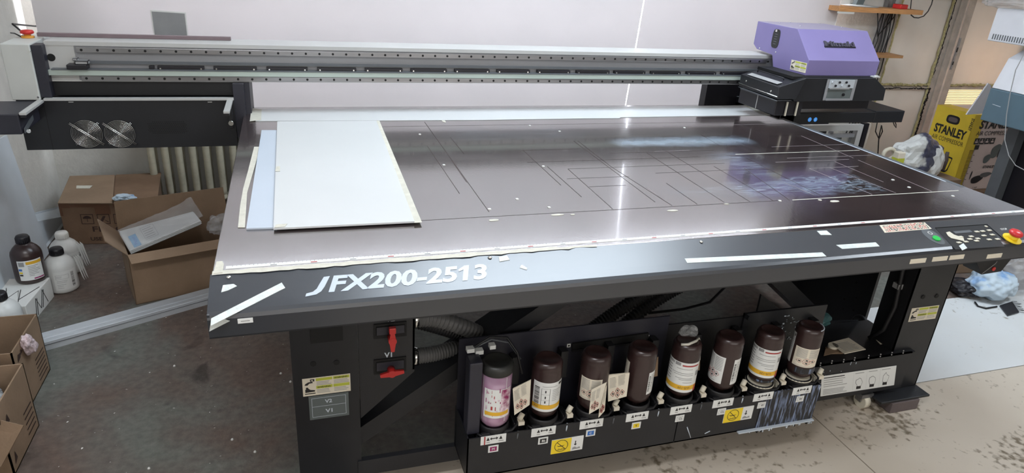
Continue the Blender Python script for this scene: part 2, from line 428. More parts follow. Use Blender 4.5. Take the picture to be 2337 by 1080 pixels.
# boarded window: sill, frame and the boards that cover it
b = MB(); b.box((-.9, YW - .13, .58), (4.2, YW, .62), 'wall_smooth'); struct(b.build('trim_1'))
w = MB()
for x in (-.9, 4.14): w.box((x, YW + .005, .62), (x + .06, YW + .045, 2.5), 'white')
w.box((-.9, YW + .005, .62), (4.2, YW + .045, .67), 'white'); w.box((-.9, YW + .005, 2.45), (4.2, YW + .045, 2.5), 'white')
WI = struct(w.build('window_1'))
YB = 2.9
gx = Py(1465, 0, YB); gx2 = Py(1443, 120, YB)
def boardobj(x0, x1, x2, x3, z0, z1, label):
    # x0,x1 at bottom; x2,x3 at top
    b = MB(); b.hexa([(x0, YB, z0), (x1, YB, z0), (x1, YB + .006, z0), (x0, YB + .006, z0), (x2, YB, z1), (x3, YB, z1), (x3, YB + .006, z1), (x2, YB + .006, z1)], 'board')
    b.box((x1 - .004, YB - .003, z0), (x1 + .001, YB + .007, z1), 'board_edge') if abs(x1 - x3) < .01 else None
    o = b.build('white_board'); tag(o, label, 'board', 'white boards covering the window'); return o
boardobj(-1.12, gx2.x - .004, -1.12, gx.x + .062, .623, 2.35, 'long white board left of the bright gap, covering the window')
boardobj(gx2.x + .004, 4.34, gx.x + .070, 4.34, .623, 2.35, 'white board right of the bright gap, behind the purple cover')
o = MB(); O = Py(352, 92, YB - .004); 
tl, tr, br_, bl_ = Py(343, 22, YB - .003), Py(424, 28, YB - .003), Py(432, 105, YB - .003), Py(354, 105, YB - .003)
o.slab([bl_, br_, tr, tl], .003, 'white'); c = [Py(346, 26, YB - .0045), Py(421, 31, YB - .0045), Py(430, 105, YB - .0045), Py(357, 105, YB - .0045)]
o.slab([c[3], c[2], c[1], c[0]], .001, 'greyprint'); tag(o.build('grey_card'), 'grey card with white rim taped on the long white board', 'card')
# radiator
rad = thing('radiator', 'cream cast iron column radiator under the boarded window', 'radiator', (-.2, 2.85, .04))
xs = [-.625 + .0775 * i for i in range(11)]
proto = None
for i, x in enumerate(xs):
    if proto is None:
        b = MB()
        for y in (2.80, 2.88):
            b.tube([(x, y, .09), (x, y, .14), (x, y, .52), (x, y, .56)], [.016, .021, .021, .016], 'cream', 10)
        b.tube([(x, 2.78, .10), (x, 2.84, .07), (x, 2.90, .10)], .020, 'cream', 8); b.tube([(x, 2.78, .55), (x, 2.84, .58), (x, 2.90, .55)], .020, 'cream', 8)
        proto = b.build('radiator_section', rad)
    else:
        c = proto.copy(); COL.objects.link(c); c.location.x += x - xs[0]
MB().cyl((xs[0] - .04, 2.84, .09), (xs[-1] + .04, 2.84, .09), .017, 'cream', 10).build('supply_pipe', rad)
b = MB()
for x in (xs[0], xs[-1]): b.box((x - .015, 2.81, 0), (x + .015, 2.87, .08), 'cream')
b.build('foot', rad)
# ---- door wall at the right: two translucent door leaves in a peeling frame
def yb(u, v, y=YW): return Py(u, v, y)
D = MB()
xa, xb_ = 4.98, 5.66; mid0, mid1 = 5.66, 5.82; xc = 6.35
seam = .76
def leaf(n, x0, x1, z0, z1, m='door'):
    return MB().box((x0, YW + .01, z0), (x1, YW + .03, z1), m).build(n, None)
D.box((xa, YW - .005, 0), (xa + .06, YW + .045, 2.3), 'doorframe'); D.box((mid0 - .055, YW - .01, 0), (mid0, YW + .045, 2.3), 'doorframe')
D.box((xa, YW - .005, 2.24), (xc, YW + .045, 2.3), 'doorframe'); D.box((xa, YW - .005, 0), (mid0, YW + .045, .06), 'doorframe')
D.box((xa + .06, YW - .004, seam - .012), (mid0 - .055, YW + .04, seam + .012), 'doorframe')
DR = struct(D.build('door_1'))
for z0, z1 in ((.06, seam - .012), (seam + .012, 2.24)): MB().box((xa + .06, YW + .012, z0), (mid0 - .055, YW + .026, z1), 'door').build('door_panel', DR)
# crumbling foam seal round the panels
random.seed(3)
def crumb(name, p0, p1, par, m='foamseal', r=.011, k=60):
    b = MB(); p0 = Vector(p0); p1 = Vector(p1)
    pts = [p0.lerp(p1, i / k) + Vector((random.uniform(-.006, .006), random.uniform(-.003, .003), random.uniform(-.006, .006))) for i in range(k + 1)]
    b.tube(pts, [r * random.uniform(.5, 1.25) for _ in pts], m, 6); return stuff(b.build(name, par))
crumb('foam_seal', (mid0 - .066, YW - .004, .06), (mid0 - .066, YW - .004, 2.2), DR); crumb('foam_seal', (xa + .07, YW - .004, .06), (xa + .07, YW - .004, 2.2), DR)
crumb('foam_seal', (xa + .07, YW - .004, seam + .03), (mid0 - .06, YW - .004, seam + .03), DR)
crumb('gap', (mid0 - .048, YW - .012, .06), (mid0 - .048, YW - .012, seam), DR, 'gapdark', .008, 90); crumb('gap', (mid0 - .05, YW - .012, seam + .1), (mid0 - .05, YW - .012, 1.9), DR, 'gapdark', .004, 90)
crumb('gap', (xa + .08, YW - .008, seam), (mid0 - .05, YW - .008, seam), DR, 'gapdark', .005, 40)
D = MB(); D.box((mid0 + .004, YW - .02, 0), (mid0 + .075, YW + .045, 2.3), 'doorframe'); D.box((mid0 + .085, YW - .03, 0), (mid1, YW + .045, 2.3), 'doorframe')
D.box((xc + .25, YW - .01, 0), (xc + .33, YW + .045, 2.3), 'doorframe'); D.box((mid1, YW - .004, seam - .012), (xc + .25, YW + .04, seam + .012), 'doorframe'); D.box((mid1, YW - .004, .5), (xc + .25, YW + .04, .53), 'doorframe')
D.box((mid1, YW - .005, 2.24), (xc + .33, YW + .045, 2.3), 'doorframe')
DR2 = struct(D.build('door_2'))
MB().box((mid1, YW + .012, seam + .012), (xc + .25, YW + .026, 2.24), 'door').build('door_panel', DR2)
MB().box((mid1, YW + .012, .06), (xc + .25, YW + .026, .5), 'door').build('door_panel', DR2)
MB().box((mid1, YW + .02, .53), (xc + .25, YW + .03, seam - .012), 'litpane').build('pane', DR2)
b = MB()
for i in range(14): b.box((mid1, YW + .004, .535 + i * .0152), (xc + .25, YW + .016, .539 + i * .0152), 'ivory')
stuff(b.build('louvre', DR2))
b = MB(); b.box((mid0 + .094, YW - .034, .93), (mid0 + .115, YW - .029, 1.2), 'steel'); b.box((mid0 + .099, YW - .036, 1.08), (mid0 + .110, YW - .033, 1.12), 'deep'); b.box((mid0 + .099, YW - .036, .97), (mid0 + .110, YW - .033, 1.0), 'deep')
b.build('lock_plate', DR2)
crumb('foam_seal', (mid1 + .01, YW - .004, seam + .03), (xc + .2, YW - .004, seam + .03), DR2, k=40)
pl = bpy.data.lights.new('sun_glow', 'AREA'); pl.energy = 380; pl.color = (1, .62, .36); pl.size = .2; plo = bpy.data.objects.new('outdoor_sun_patch', pl); COL.objects.link(plo); plo.location = (6.15, YW + .45, .95); plo.rotation_euler = (math.radians(-90), 0, 0)
pl2 = pl.copy(); pl2.energy = 120; plo2 = bpy.data.objects.new('outdoor_sun_patch', pl2); COL.objects.link(plo2); plo2.location = (5.45, YW + .45, .98); plo2.rotation_euler = (math.radians(-90), 0, 0)
# shelf unit by the door
wc = thing('dark_blocker', 'unseen dark cupboard above the wooden shelf by the door', 'blocker', (5.6, 2.8, 1.66))  # added out of view so the bed has something dark to reflect
MB().box((4.44, 2.66, 1.66), (6.9, YW - .005, 2.9), 'deep2', .004).build('blocker_body', wc)
for k in range(4): MB().box((4.45 + k * .612, 2.64, 1.67), (5.05 + k * .612, 2.658, 2.89), 'deep2', .003).build('blocker_front', wc)
sh = thing('wall_shelf', 'wooden shelf boards on steel uprights with tangled cables, right of the boards', 'shelf', (4.7, 2.85, 1.0))
Ys = 2.78
a, c = Py(1918, 16, Ys), Py(2108, 24, Ys)
MB().box((a.x, Ys, c.z - .035), (c.x, YW - .01, c.z), 'woodside').build('shelf_board', sh)
a2, c2 = Py(1990, 124, Ys), Py(2062, 127, Ys)
lab(MB().box((a2.x, Ys, c2.z - .022), (c2.x, YW - .01, c2.z), 'wood').build('shelf_board', sh), 'darker lower shelf board')
MB().box((a.x, Ys - .004, c.z - .05), (a.x + .14, Ys + .02, c.z - .036), 'white').build('bracket', sh)
for x, m in ((4.86, 'steel'), (4.93, 'greypaint')): MB().box((x, YW - .05, .2), (x + .035, YW - .012, 2.2), m).build('upright', sh)
b = MB()
def wob(p, q, k=14, s=.02, sag=0):
    p = Vector(p); q = Vector(q); return [p.lerp(q, i / k) + Vector((random.uniform(-s, s), random.uniform(-s, s) * .4, -sag * math.sin(math.pi * i / k))) for i in range(k + 1)]
for i in range(6): b.tube(wob((4.80 + .03 * i, YW - .07, 1.38), (4.76 + .035 * i, YW - .07, .35), s=.012), .005, 'cable', 6)
b.tube([(4.74, YW - .08, 1.4), (4.80, YW - .09, 1.2), (4.92, YW - .09, 1.36)], .005, 'cable', 6)
stuff(b.build('cable', sh))
b = MB(); b.tube([Py(2080, 0, Ys - .05), Py(2078, 20, Ys - .05)], .004, 'cable', 6); b.tube([Py(u, v, Ys - .02) for u, v in ((2079, 34), (2086, 40), (2096, 41), (2108, 37), (2118, 26), (2126, 10), (2130, -6))], .0045, 'cable', 6); b.build('cable', sh)
o = MB(); p = Py(2062, 22, Ys + .04); o.box((p.x - .04, Ys + .03, c.z), (p.x + .03, Ys + .12, c.z + .035), 'red2', .006); tag(o.build('red_case'), 'small red case lying on the upper wall shelf', 'case')
o = MB(); p = Py(1985, 20, Ys + .04); o.lathe([(.14, 0), (.15, .006), (.02, .012)], (p.x, Ys + .16, c.z), 'greypaint', 28); o.hexa([(p.x - .05, Ys + .14, c.z + .01), (p.x + .02, Ys + .14, c.z + .01), (p.x + .02, Ys + .18, c.z + .01), (p.x - .05, Ys + .18, c.z + .01), (p.x, Ys + .14, c.z + .2), (p.x + .07, Ys + .14, c.z + .2), (p.x + .07, Ys + .18, c.z + .2), (p.x, Ys + .18, c.z + .2)], 'plategrey')
tag(o.build('monitor_stand'), 'grey monitor foot with round base on the upper wall shelf', 'stand')
o = MB(); p = Py(1880 + 110, 340, 2.9)
pts = [Py(u, v, 2.9) for u, v in ((2003, 275), (1998, 300), (2006, 318), (2014, 300), (2012, 286), (2006, 312), (2004, 345), (2001, 385))]
o.tube(pts, .005, 'cable', 6); o.tube([Py(u, v, 2.9) for u, v in ((2036, 272), (2041, 286), (2045, 292), (2045, 284), (2040, 270))], .004, 'cable', 6)
LOOP = o
# ================================================================= the flatbed printer
H = .9; BW = 2.83; BD = 1.80
PR = thing('flatbed_printer', 'large black flatbed printer with brown bed, rail gantry and purple carriage cover', 'printer', (1.4, .9, 0))
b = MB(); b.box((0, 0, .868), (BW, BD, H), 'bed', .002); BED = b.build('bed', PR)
b = MB(); b.box((.03, .02, .80), (BW - .02, BD - .03, .868), 'black'); b.build('bed_frame', PR)
b = MB(); b.box((2.797, .37, H), (2.8035, 1.40, H + .0008), 'letter'); b.box((2.8035, .30, H), (BW, 1.46, H + .0005), 'grey'); lab(b.build('edge_strip', PR), 'pale blue strip along the right bed edge')
# front cover, slanted top rolling over into an upright lip
prof = [(0, .899), (-.10, .8725), (-.128, .8645), (-.138, .859), (-.143, .850), (-.143, .804), (-.138, .804), (-.138, .846), (-.05, .87), (0, .88)]
b = MB(); xr = 2.94
b.prism(prof, 0, -.004, xr, 'panel')
for f in b.bm.faces:
    if abs(f.normal.x) < .9: f.smooth = False
b.box((-.004, -.143, .80), (xr, -.10, .804), 'black'); b.box((-.004, -.14, .804), (.002, -.002, .862), 'panel')
FC = b.build('front_cover', PR)
# frame of the slanted face
sO = Vector((0, -.128, .8645)); sA = Vector((1, 0, 0)); sB = Vector((0, .128, .0345)).normalized(); sN = sA.cross(sB)
def onpanel(u, v):                     # cast a picture point on the slanted face
    d = ray(u, v); t = (sO - CAM).dot(sN) / d.dot(sN); return CAM + d * t
def decal4(name, pts, marks, base, parent, th=.0012, plane=None, txt=()):
    """pts bl, br, tr, tl in space; marks (x0,y0,x1,y1,mat) in unit frame; txt (string,x,y,h,mat,bold)"""
    P = [Vector(p) for p in pts]; A = P[1] - P[0]; B = P[3] - P[0]; n = A.cross(B).normalized()
    b = MB(); b.slab([p + n * th for p in P], th * .9, base)
    O = P[0] + n * th
    for k in marks: b.rect(O, A, B, *k, lift=.0003)
    for t in txt:
        b.text(t[0], O + A * t[1] + B * t[2], A, B, t[4], h=t[3] * B.length, bold=t[5] if len(t) > 5 else 0, lift=.0006, w=(t[6] * A.length if len(t) > 6 else None))
    return b.build(name, parent)
def px4(fn, pts): return [fn(*p) for p in pts]
T = MB()
a = onpanel(757, 669); 
# name plate lettering along the cover
p0 = onpanel(697, 678); p1 = onpanel(1118, 634)
baseY = (p0 + p1) / 2
O = onpanel(750, 672); E1 = onpanel(1119, 634)
yb_ = .5 * (O.y + E1.y); hh = .072
def onp(x, y): return Vector((x, y, sO.z + (y - sO.y) * .0345 / .128))
O1 = onp(O.x, yb_); up = sB
T.text('FX200-2513', O1, sA, sB, 'letter', w=E1.x - O.x, h=.062, bold=.035, shear=.28, lift=.0012)
J = lambda x, y: (x, y)
JP = [(739, 633), (753, 631), (741, 655), (733, 666), (722, 673), (697, 678), (699, 671), (714, 667), (723, 660), (728, 651)]
JP = [onpanel(*q) + sN * .0012 for q in JP]
T.faces([onpanel(*q) + sN * .0012 for q in ((1058, 608), (1046, 616), (1047, 621), (1058, 616))], [(0, 1, 2, 3)], 'letter')
T.faces(JP, [(0, 9, 2, 1), (9, 8, 3, 2), (8, 7, 4, 3), (7, 6, 5, 4)], 'letter')
lab(T.build('model_lettering', PR), 'light grey letters JFX200-2513')
# ruler tape
b = MB(); ry = .038; b.box((.03, ry - .016, H), (BW - .002, ry, H + .0008), 'paper2')
i = 0
while .045 + i * .005 < BW - .02:
    x = .045 + i * .005
    if i % 2 == 0: b.rect((x, ry - (.006 if i % 10 == 0 else .004), H + .0008), XA * .001, YA * (.006 if i % 10 == 0 else .004), 0, 0, 1, 1, 'ink', .0002)
    if i % 20 == 0 and i: b.rect((x - .009, ry - .014, H + .0008), XA * .016, YA * .005, 0, 0, 1, 1, 'inkred' if i % 40 == 0 else 'greyprint', .0002)
    i += 1
b.build('measuring_tape', PR)
# old masking tape along the front edge of the bed
random.seed(5)
def tapestrip(name, P, parent, m='tape', th=.0008, ragged=.0):
    b = MB(); b.slab([Vector(p) + ZA * th for p in P], th, m); return b.build(name, parent)
b = MB(); k = 46; up_, dn_ = [], []
for i in range(k + 1):
    x = .0 + 1.04 * i / k; up_.append(Vector((x, .012 + random.uniform(-.002, .003) - (.006 if i > 40 else 0), H + .0012))); dn_.append(Vector((x, -.007 + random.uniform(-.003, .003) + (.004 if i > 42 else 0), H - .0005)))
b.faces(up_ + dn_, [(k + 1 + i, k + 2 + i, i + 1, i) for i in range(k)], 'tape'); b.build('masking_tape', PR)
b = MB(); P = [Pz(u, v, H + .0015) for u, v in ((487, 624), (508, 622), (511, 603), (507, 596), (494, 597))]; b.slab(P, .001, 'tape'); b.build('masking_tape', PR)
for pts in (((481, 745), (482, 728), (643, 646), (651, 658)), ((505, 668), (509, 652), (533, 649), (541, 654), (520, 664)), ((1568, 601), (1562, 591), (1876, 577), (1886, 586)), ((1922, 569), (1908, 560), (1998, 554), (2007, 563)),
            ((1140, 598), (1138, 587), (1157, 584), (1163, 594)), ((1202, 617), (1186, 612), (1190, 605), (1204, 613)), ((1873, 537), (1864, 528), (1886, 527), (1898, 537)), ((2196, 572), (2188, 562), (2198, 556), (2207, 567))):
    P = [onpanel(u, v) + sN * .0015 for u, v in pts]
    b = MB(); n = Vector((0, 0, 0))
    for i in range(len(P)): n += P[i].cross(P[(i + 1) % len(P)])
    if n.z < 0: P = P[::-1]
    b.slab(P, .0012, 'tape2'); b.build('masking_tape', PR)
b = MB(); P = [Vector(p) for p in (onpanel(482, 728), onpanel(498, 722), Vector((.045, -.1445, .845)), Vector((-.002, -.1445, .822)))]
b.slab([p - YA * .001 for p in P[::-1]], .0008, 'tape2'); b.build('masking_tape', PR)
# paper note on the cover
pts = px4(onpanel, [(2019, 532), (2126, 523), (2109, 508), (2007, 515)])
O, A, B = pts[0], pts[1] - pts[0], pts[3] - pts[0]
b = MB(); n = A.cross(B).normalized(); b.slab([p + n * .0015 for p in pts], .001, 'paper')
for r in range(5):
    x = .04
    while x < .93:
        w_ = random.uniform(.02, .07); b.rect(O + n * .0015, A, B, x, .1 + r * .17, min(x + w_, .96), .19 + r * .17 + random.uniform(-.03, .03), random.choice(['inkred', 'ink', 'inkred']), .0003); x += w_ + .012
lab(b.build('taped_note', PR), 'handwritten paper note taped on the cover')
# buttons and display of the operating panel
b = MB(); c = onpanel(2129, 540); 
Q = [c + sA * (.030 * math.cos(t) + .000) + sB * (.045 * math.sin(t)) for t in [2 * math.pi * i / 28 for i in range(28)]]
b.slab([q + sN * .0012 for q in Q], .001, 'grey'); KP = b.build('power_plate', PR)
c = onpanel(2136, 546); lab(MB().cyl(c, c + sN * .006, .0125, 'green', 24).build('power_button', KP), 'lit green round button')
c2 = onpanel(2122, 533); b = MB(); b.disc(c2 + sN * .0015, sA, sB, .0085, 'white', 24, .006, .0006); b.build('power_mark', KP)
pp = px4(onpanel, [(2180, 570), (2293, 563), (2252, 514), (2134, 521)])
b = MB(); b.slab([p + sN * .001 for p in pp], .001, 'black2'); 
for i in range(2): pass
b.tube([p + sN * .0016 for p in (onpanel(2134, 521), onpanel(2252, 513), onpanel(2294, 550))], .0012, 'deep', 6)
OP = b.build('operating_panel', PR)
b = MB(); d4 = px4(onpanel, [(2180, 534), (2219, 531), (2213, 526), (2174, 529)]); b.slab([p + sN * .002 for p in d4], .0012, 'grey'); b.build('display', OP)
for u, v in ((2229, 530), (2242, 529), (2257, 527), (2245, 539), (2264, 537), (2216, 541), (2213, 547), (2231, 546), (2228, 551), (2257, 548), (2276, 547), (2192, 542), (2204, 553), (2188, 555), (2250, 518)):
    c = onpanel(u, v); s_ = .5 if v == 518 else 1
    MB().box((c.x - .0085 * s_, c.y - .005, c.z + .0005), (c.x + .0085 * s_, c.y + .005, c.z + .0035), 'ivory', .001).build('button', OP)
P = [onpanel(u, v) + sN * .003 for u, v in ((2163, 540), (2170, 545), (2200, 552), (2198, 545), (2176, 537), (2166, 530), (2158, 532))]
b = MB(); n = sum((P[i].cross(P[(i + 1) % len(P)]) for i in range(len(P))), Vector()); b.slab(P if n.z > 0 else P[::-1], .001, 'ivory'); lab(b.build('torn_film', OP), 'torn ivory film strip')
c = onpanel(2309, 546); ES = MB(); ES.cyl(c, c + sN * .004, .030, 'yellow', 28); ES.cyl(c, c + sN * .018, .016, 'yellow', 20)
es = ES.build('emergency_stop', PR); lab(es, 'red mushroom button on yellow ring')
q = c + sN * .018; b = MB(); nrm = Matrix((sA, sB, sN)).transposed().to_4x4()
b.lathe([(.016, 0), (.021, .003), (.0225, .008), (.020, .014), (.012, .018), (0.0001, .019)], q, 'red', 28, nrm.to_3x3()); b.build('mushroom', es)
b = MB(); b.text('STOP', onpanel(2286, 526), sA, sB, 'white', w=.03, bold=.02, lift=.001); b.build('stop_lettering', PR)
for u, v in ((522, 634), (1118, 589), (1600, 553)):
    c = onpanel(u, v); MB().lathe([(.0058, 0), (.0058, .002), (.004, .0045), (.0001, .005)], c, 'chrome', 14).build('screw', PR)
# stickers on the upright lip
def lip(u, v): return Py(u, v, -.1435)
for q4 in (((2075, 601), (2113, 595), (2113, 591), (2078, 596)), ((2126, 595), (2161, 591), (2163, 586), (2129, 591)), ((2165, 592), (2199, 587), (2201, 582), (2168, 587)), ((2250, 589), (2285, 584), (2287, 580), (2254, 584))):
    c = [lip(*p) for p in q4]; zc = .825; xs_ = (c[0].x + c[3].x) / 2; xe = (c[1].x + c[2].x) / 2; zz = sum(p.z for p in c) / 4
    MB().box((xs_, -.1448, zz - .008), (xe, -.1432, zz + .008), 'paper').build('sticker', PR)
c = lip(560, 732); b = MB(); b.box((c.x - .017, -.1448, c.z - .0065), (c.x + .017, -.1432, c.z + .0065), 'paper2', .0006); b.box((c.x - .010, -.1452, c.z - .001), (c.x + .010, -.1447, c.z + .001), 'greyprint'); b.build('sticker', PR)
# scribed marks on the bed
dk = [((.806, 1.476), (.798, .308)), ((.743, 1.076), (.743, .488)), ((.8, .872), (.796, .6)), ((1.134, .98), (1.132, .528)), ((1.415, 1.1), (1.404, .316)), ((1.435, 1.099), (1.423, .716)), ((1.232, .709), (1.221, .273)),
      ((1.423, .716), (1.448, .275)), ((1.125, .974), (1.398, .978)), ((1.097, .81), (1.894, .81)), ((1.232, .711), (1.95, .711)), ((1.183, .596), (1.442, .594)), ((.568, .268), (1.90, .266)), ((1.232, .499), (1.379, .498)),
      ((1.552, .501), (1.548, .275)), ((1.673, .889), (1.661, .28)), ((1.78, .945), (1.764, .272)), ((1.571, .62), (2.10, .624)), ((2.105, .80), (2.095, .278)), ((1.997, .643), (1.93, .262)), ((1.875, .677), (1.861, .267)),
      ((2.112, 1.155), (2.093, .964)), ((.58, 1.40), (2.7, 1.395)), ((1.16, .75), (1.16, .40)), ((.87, 1.2), (.87, .95)), ((1.50, .9), (2.02, .9))]
lt = [((1.942, .264), (2.75, .265)), ((2.085, .829), (2.78, .832)), ((2.35, .926), (2.789, .932)), ((2.297, .6), (2.321, .274)), ((2.404, .6), (2.44, .277)), ((2.639, .69), (2.618, .272)), ((2.297, .602), (2.561, .604)), ((2.05, .45), (2.07, .30)),
      ((1.45, .47), (1.447, .276)), ((2.30, .75), (2.78, .752)), ((2.20, .70), (2.60, .702)), ((2.66, 1.1), (2.64, .72)), ((2.50, .68), (2.50, .40)), ((2.00, 1.33), (2.78, 1.34)), ((1.72, .905), (1.90, .91))]
def marksobj(name, L, m, w, z=.0004):
    b = MB()
    for (x0, y0), (x1, y1) in L:
        d = Vector((x1 - x0, y1 - y0, 0)); n = Vector((-d.y, d.x, 0)).normalized() * w / 2
        p = [Vector((x0, y0, H + z)) - n, Vector((x1, y1, H + z)) - n, Vector((x1, y1, H + z)) + n, Vector((x0, y0, H + z)) + n]; b.faces(p, [(0, 1, 2, 3)], m)
    return stuff(b.build(name, BED))
mat('scribe', (60, 46, 44), .6); mat('scribe_light', (150, 142, 144), .6)
marksobj('scribed_line', dk, 'scribe', .0021); marksobj('tape_residue', lt[:2], 'tape', .005); marksobj('tape_residue', lt[2:], 'scribe_light', .0028)
random.seed(11)
for u, v, w_, h_ in ((1127, 503, .036, .016), (1272, 491, .05, .014), (1307, 490, .016, .008), (1535, 481, .038, .014), (1658, 466, .02, .008), (1871, 457, .016, .012), (1905, 460, .045, .018), (1013, 277, .018, .05)):
    c = Pz(u, v, H); k = 7; P = []
    for i in range(k): 
        t = 2 * math.pi * (i + .5) / k; P.append(Vector((c.x + w_ / 2 * math.cos(t) * random.uniform(.85, 1.2), c.y + h_ / 2 * math.sin(t) * random.uniform(.8, 1.2), H + .0012)))
    MB().slab(P, .001, 'tape').build('tape_scrap', BED)
b = MB()
for u, v in ((958, 307), (1277, 300), (1562, 292), (1209, 287), (2038, 411), (2075, 428), (1013, 377), (1117, 478), (1253, 474), (1780, 459), (1240, 380), (1180, 455), (2175, 448)):
    c = Pz(u, v, H); b.box((c.x - .004, c.y - .004, H), (c.x + .005, c.y + .006, H + .002), 'white')
stuff(b.build('paper_speck', BED))
# ---- legs, braces and undercarriage
b = MB(); b.box((.166, .12, .06), (.357, .30, .80), 'black'); LG = b.build('leg', PR)
c0, c1 = Py(707, 742, .12), Py(783, 776, .12)
b = MB(); b.box((c0.x, .117, c1.z), (c1.x, .1215, c0.z), 'deep'); b.build('opening', LG)
for u, v in ((715, 831), (768, 828)):
    c = Py(u, v, .119); MB().cyl((c.x, .122, c.z), (c.x, .118, c.z), .0085, 'deep', 16).build('screw_hole', LG)
b = MB(); b.box((2.50, .12, .066), (2.695, .126, .80), 'black'); b.box((2.689, .12, .066), (2.695, .245, .80), 'black'); b.box((2.50, .12, .066), (2.504, .245, .80), 'black2'); b.box((2.52, .24, .066), (2.69, .246, .80), 'black2')
LR = b.build('leg', PR)
for u, v in ((2107, 678), (2138, 676)):
    c = Py(u, v, .119); MB().cyl((c.x, .121, c.z), (c.x, .1175, c.z), .009, 'deep', 16).build('screw_hole', LR)
b = MB(); b.tube([(2.485, .19, .80), (2.485, .18, .6), (2.488, .165, .45), (2.485, .18, .33), (2.47, .22, .27)], .009, 'black2', 8); cb = b.build('cable', PR)
c = Px(2050, 653, 2.49); MB().box((c.x - .012, c.y - .014, c.z - .01), (c.x + .009, c.y + .016, c.z + .012), 'greyprint').build('cable_clip', cb)
b = MB(); b.box((2.686, .45, .08), (2.70, 1.15, .80), 'black'); b.box((2.64, .90, .08), (2.70, 1.15, .80), 'black2'); RL = b.build('leg', PR)
b = MB()
for u, v in ((1955, 645), (1955, 680), (1927, 683), (1925, 705), (1948, 708)):
    c = Px(u, v, 2.686); b.cyl((2.688, c.y, c.z), (2.684, c.y, c.z), .005, 'deep', 10)
stuff(b.build('screw_hole', RL))
b = MB(); b.box((.166, 1.2, .06), (.357, 1.35, .80), 'black2'); b.build('leg', PR)
# casters
def caster(x, y, r=.035, m='black2', h=.06):
    b = MB(); b.cyl((x - .014, y, r), (x + .014, y, r), r, m, 22); b.box((x - .022, y - .01, r), (x - .016, y + .02, h + .03), 'steel'); b.box((x + .016, y - .01, r), (x + .022, y + .02, h + .03), 'steel'); b.box((x - .03, y - .02, h + .012), (x + .03, y + .03, h + .03), 'steel')
    return b
caster(2.42, .12, .032, 'ivory', .045).build('caster', PR)
caster(2.72, .56, .055, 'black2', .06).build('caster', PR); caster(.26, .2, .03).build('caster', PR); caster(.26, 1.28, .03).build('caster', PR)
b = MB(); c = Px(1962, 745, 2.66); b.tube([(2.66, c.y + .04 * math.cos(t), c.z + .045 * math.sin(t)) for t in [2 * math.pi * i / 20 for i in range(20)]], .012, 'black2', 8, True); stuff(b.build('cable', PR))
# foot plate and brace bars
b = MB(); b.box((2.445, .052, .054), (2.705, .125, .064), 'black', .002); b.build('foot_plate', PR)
b = MB(); b.box((.345, .115, .075), (.70, .135, .135), 'black'); b.build('lower_bar', PR)
def beam(p0, p1, h, y0, y1, m):
    p0 = Vector(p0); p1 = Vector(p1); up = Vector((0, h))
    return MB().hexa([(p0[0], y0, p0[1]), (p1[0], y0, p1[1]), (p1[0], y1, p1[1]), (p0[0], y1, p0[1]), (p0[0], y0, p0[1] + h), (p1[0], y0, p1[1] + h), (p1[0], y1, p1[1] + h), (p0[0], y1, p0[1] + h)], m)
beam((.357, .185), (1.18, .73), .068, .135, .27, 'black').build('brace', PR)
beam((1.86, .64), (2.35, .24), .08, .40, .54, 'black').build('brace', PR)
b = MB(); b.box((.36, .9, .25), (2.6, .93, .80), 'black2'); 
b.bm.free(); b = MB(); b.box((1.15, .95, .20), (2.6, .97, .80), 'black2'); b.build('rear_panel', PR)
# valve panel with two red handled valves
b = MB(); b.prism([(.359, .80), (.527, .80), (.527, .452), (.359, .30)], 1, .122, .128, 'black'); b.box((.521, .122, .46), (.527, .20, .80), 'black'); VP = b.build('valve_panel', PR)
for k, (u0, v0, u1, v1, txt, tu, tv, ang) in enumerate(((853, 741, 928, 766, 'V2', 880, 735, 90), (853, 822, 927, 846, 'V1', 877, 817, 5))):
    a = Py(u0, v0, .121); c = Py(u1, v1, .121); 
    b = MB(); b.box((a.x, .1185, c.z), (c.x, .1235, a.z), 'deep'); b.box((a.x + .006, .115, c.z + .012), (c.x - .006, .1195, a.z - .008), 'navy', .002); VS = b.build('valve_slot', VP)
    hc = Py(*((896, 779) if k == 0 else (895, 853)), .09); cx, cz = hc.x, hc.z
    b = MB(); b.cyl((cx, .118, cz), (cx, .085, cz), .012, 'red2', 18)
    d = Vector((math.cos(math.radians(ang)), 0, math.sin(math.radians(ang)))); L_ = .036
    for sgn in (-1, 1):
        e = Vector((cx, .09, cz)) + d * sgn * L_; s_ = Vector((cx, .09, cz)) + d * sgn * .008; n = Vector((-d.z, 0, d.x))
        b.hexa([s_ - n * .009 - YA * .004, s_ + n * .009 - YA * .004, s_ + n * .009 + YA * .004, s_ - n * .009 + YA * .004, e - n * .005 - YA * .004, e + n * .005 - YA * .004, e + n * .005 + YA * .004, e - n * .005 + YA * .004], 'red2')
    if k == 0: b.box((cx - .010, .085, cz + .026), (cx + .010, .10, cz + .046), 'red2', .002)
    b.build('valve_handle', VP)
    b = MB(); p = Py(tu, tv, .121); b.text(txt, (p.x, .1213, p.z), XA, ZA, 'letter', h=.018, bold=.03); b.build('valve_lettering', VP)
b = MB(); a = Py(701, 899, .119); c = Py(797, 948, .119); z0, z1, x0, x1 = Py(750, 953, .119).z, Py(750, 900, .119).z, a.x + .003, c.x
b.box((x0, .1175, z0), (x1, .120, z1), 'plategrey')
O, A, B = Vector((x0, .1175, z0)), XA * (x1 - x0), ZA * (z1 - z0)
for r in ((.07, .1, .93, .115), (.07, .9, .93, .915), (.07, .1, .08, .9), (.92, .1, .93, .9), (.07, .54, .93, .555)): b.rect(O, A, B, *r, 'letter')
b.text('V2', O + A * .40 + B * .66, A, B, 'letter', h=.013, bold=.03, w=.021); b.text('V1', O + A * .40 + B * .24, A, B, 'letter', h=.014, bold=.03, w=.021); b.build('valve_plate', PR)
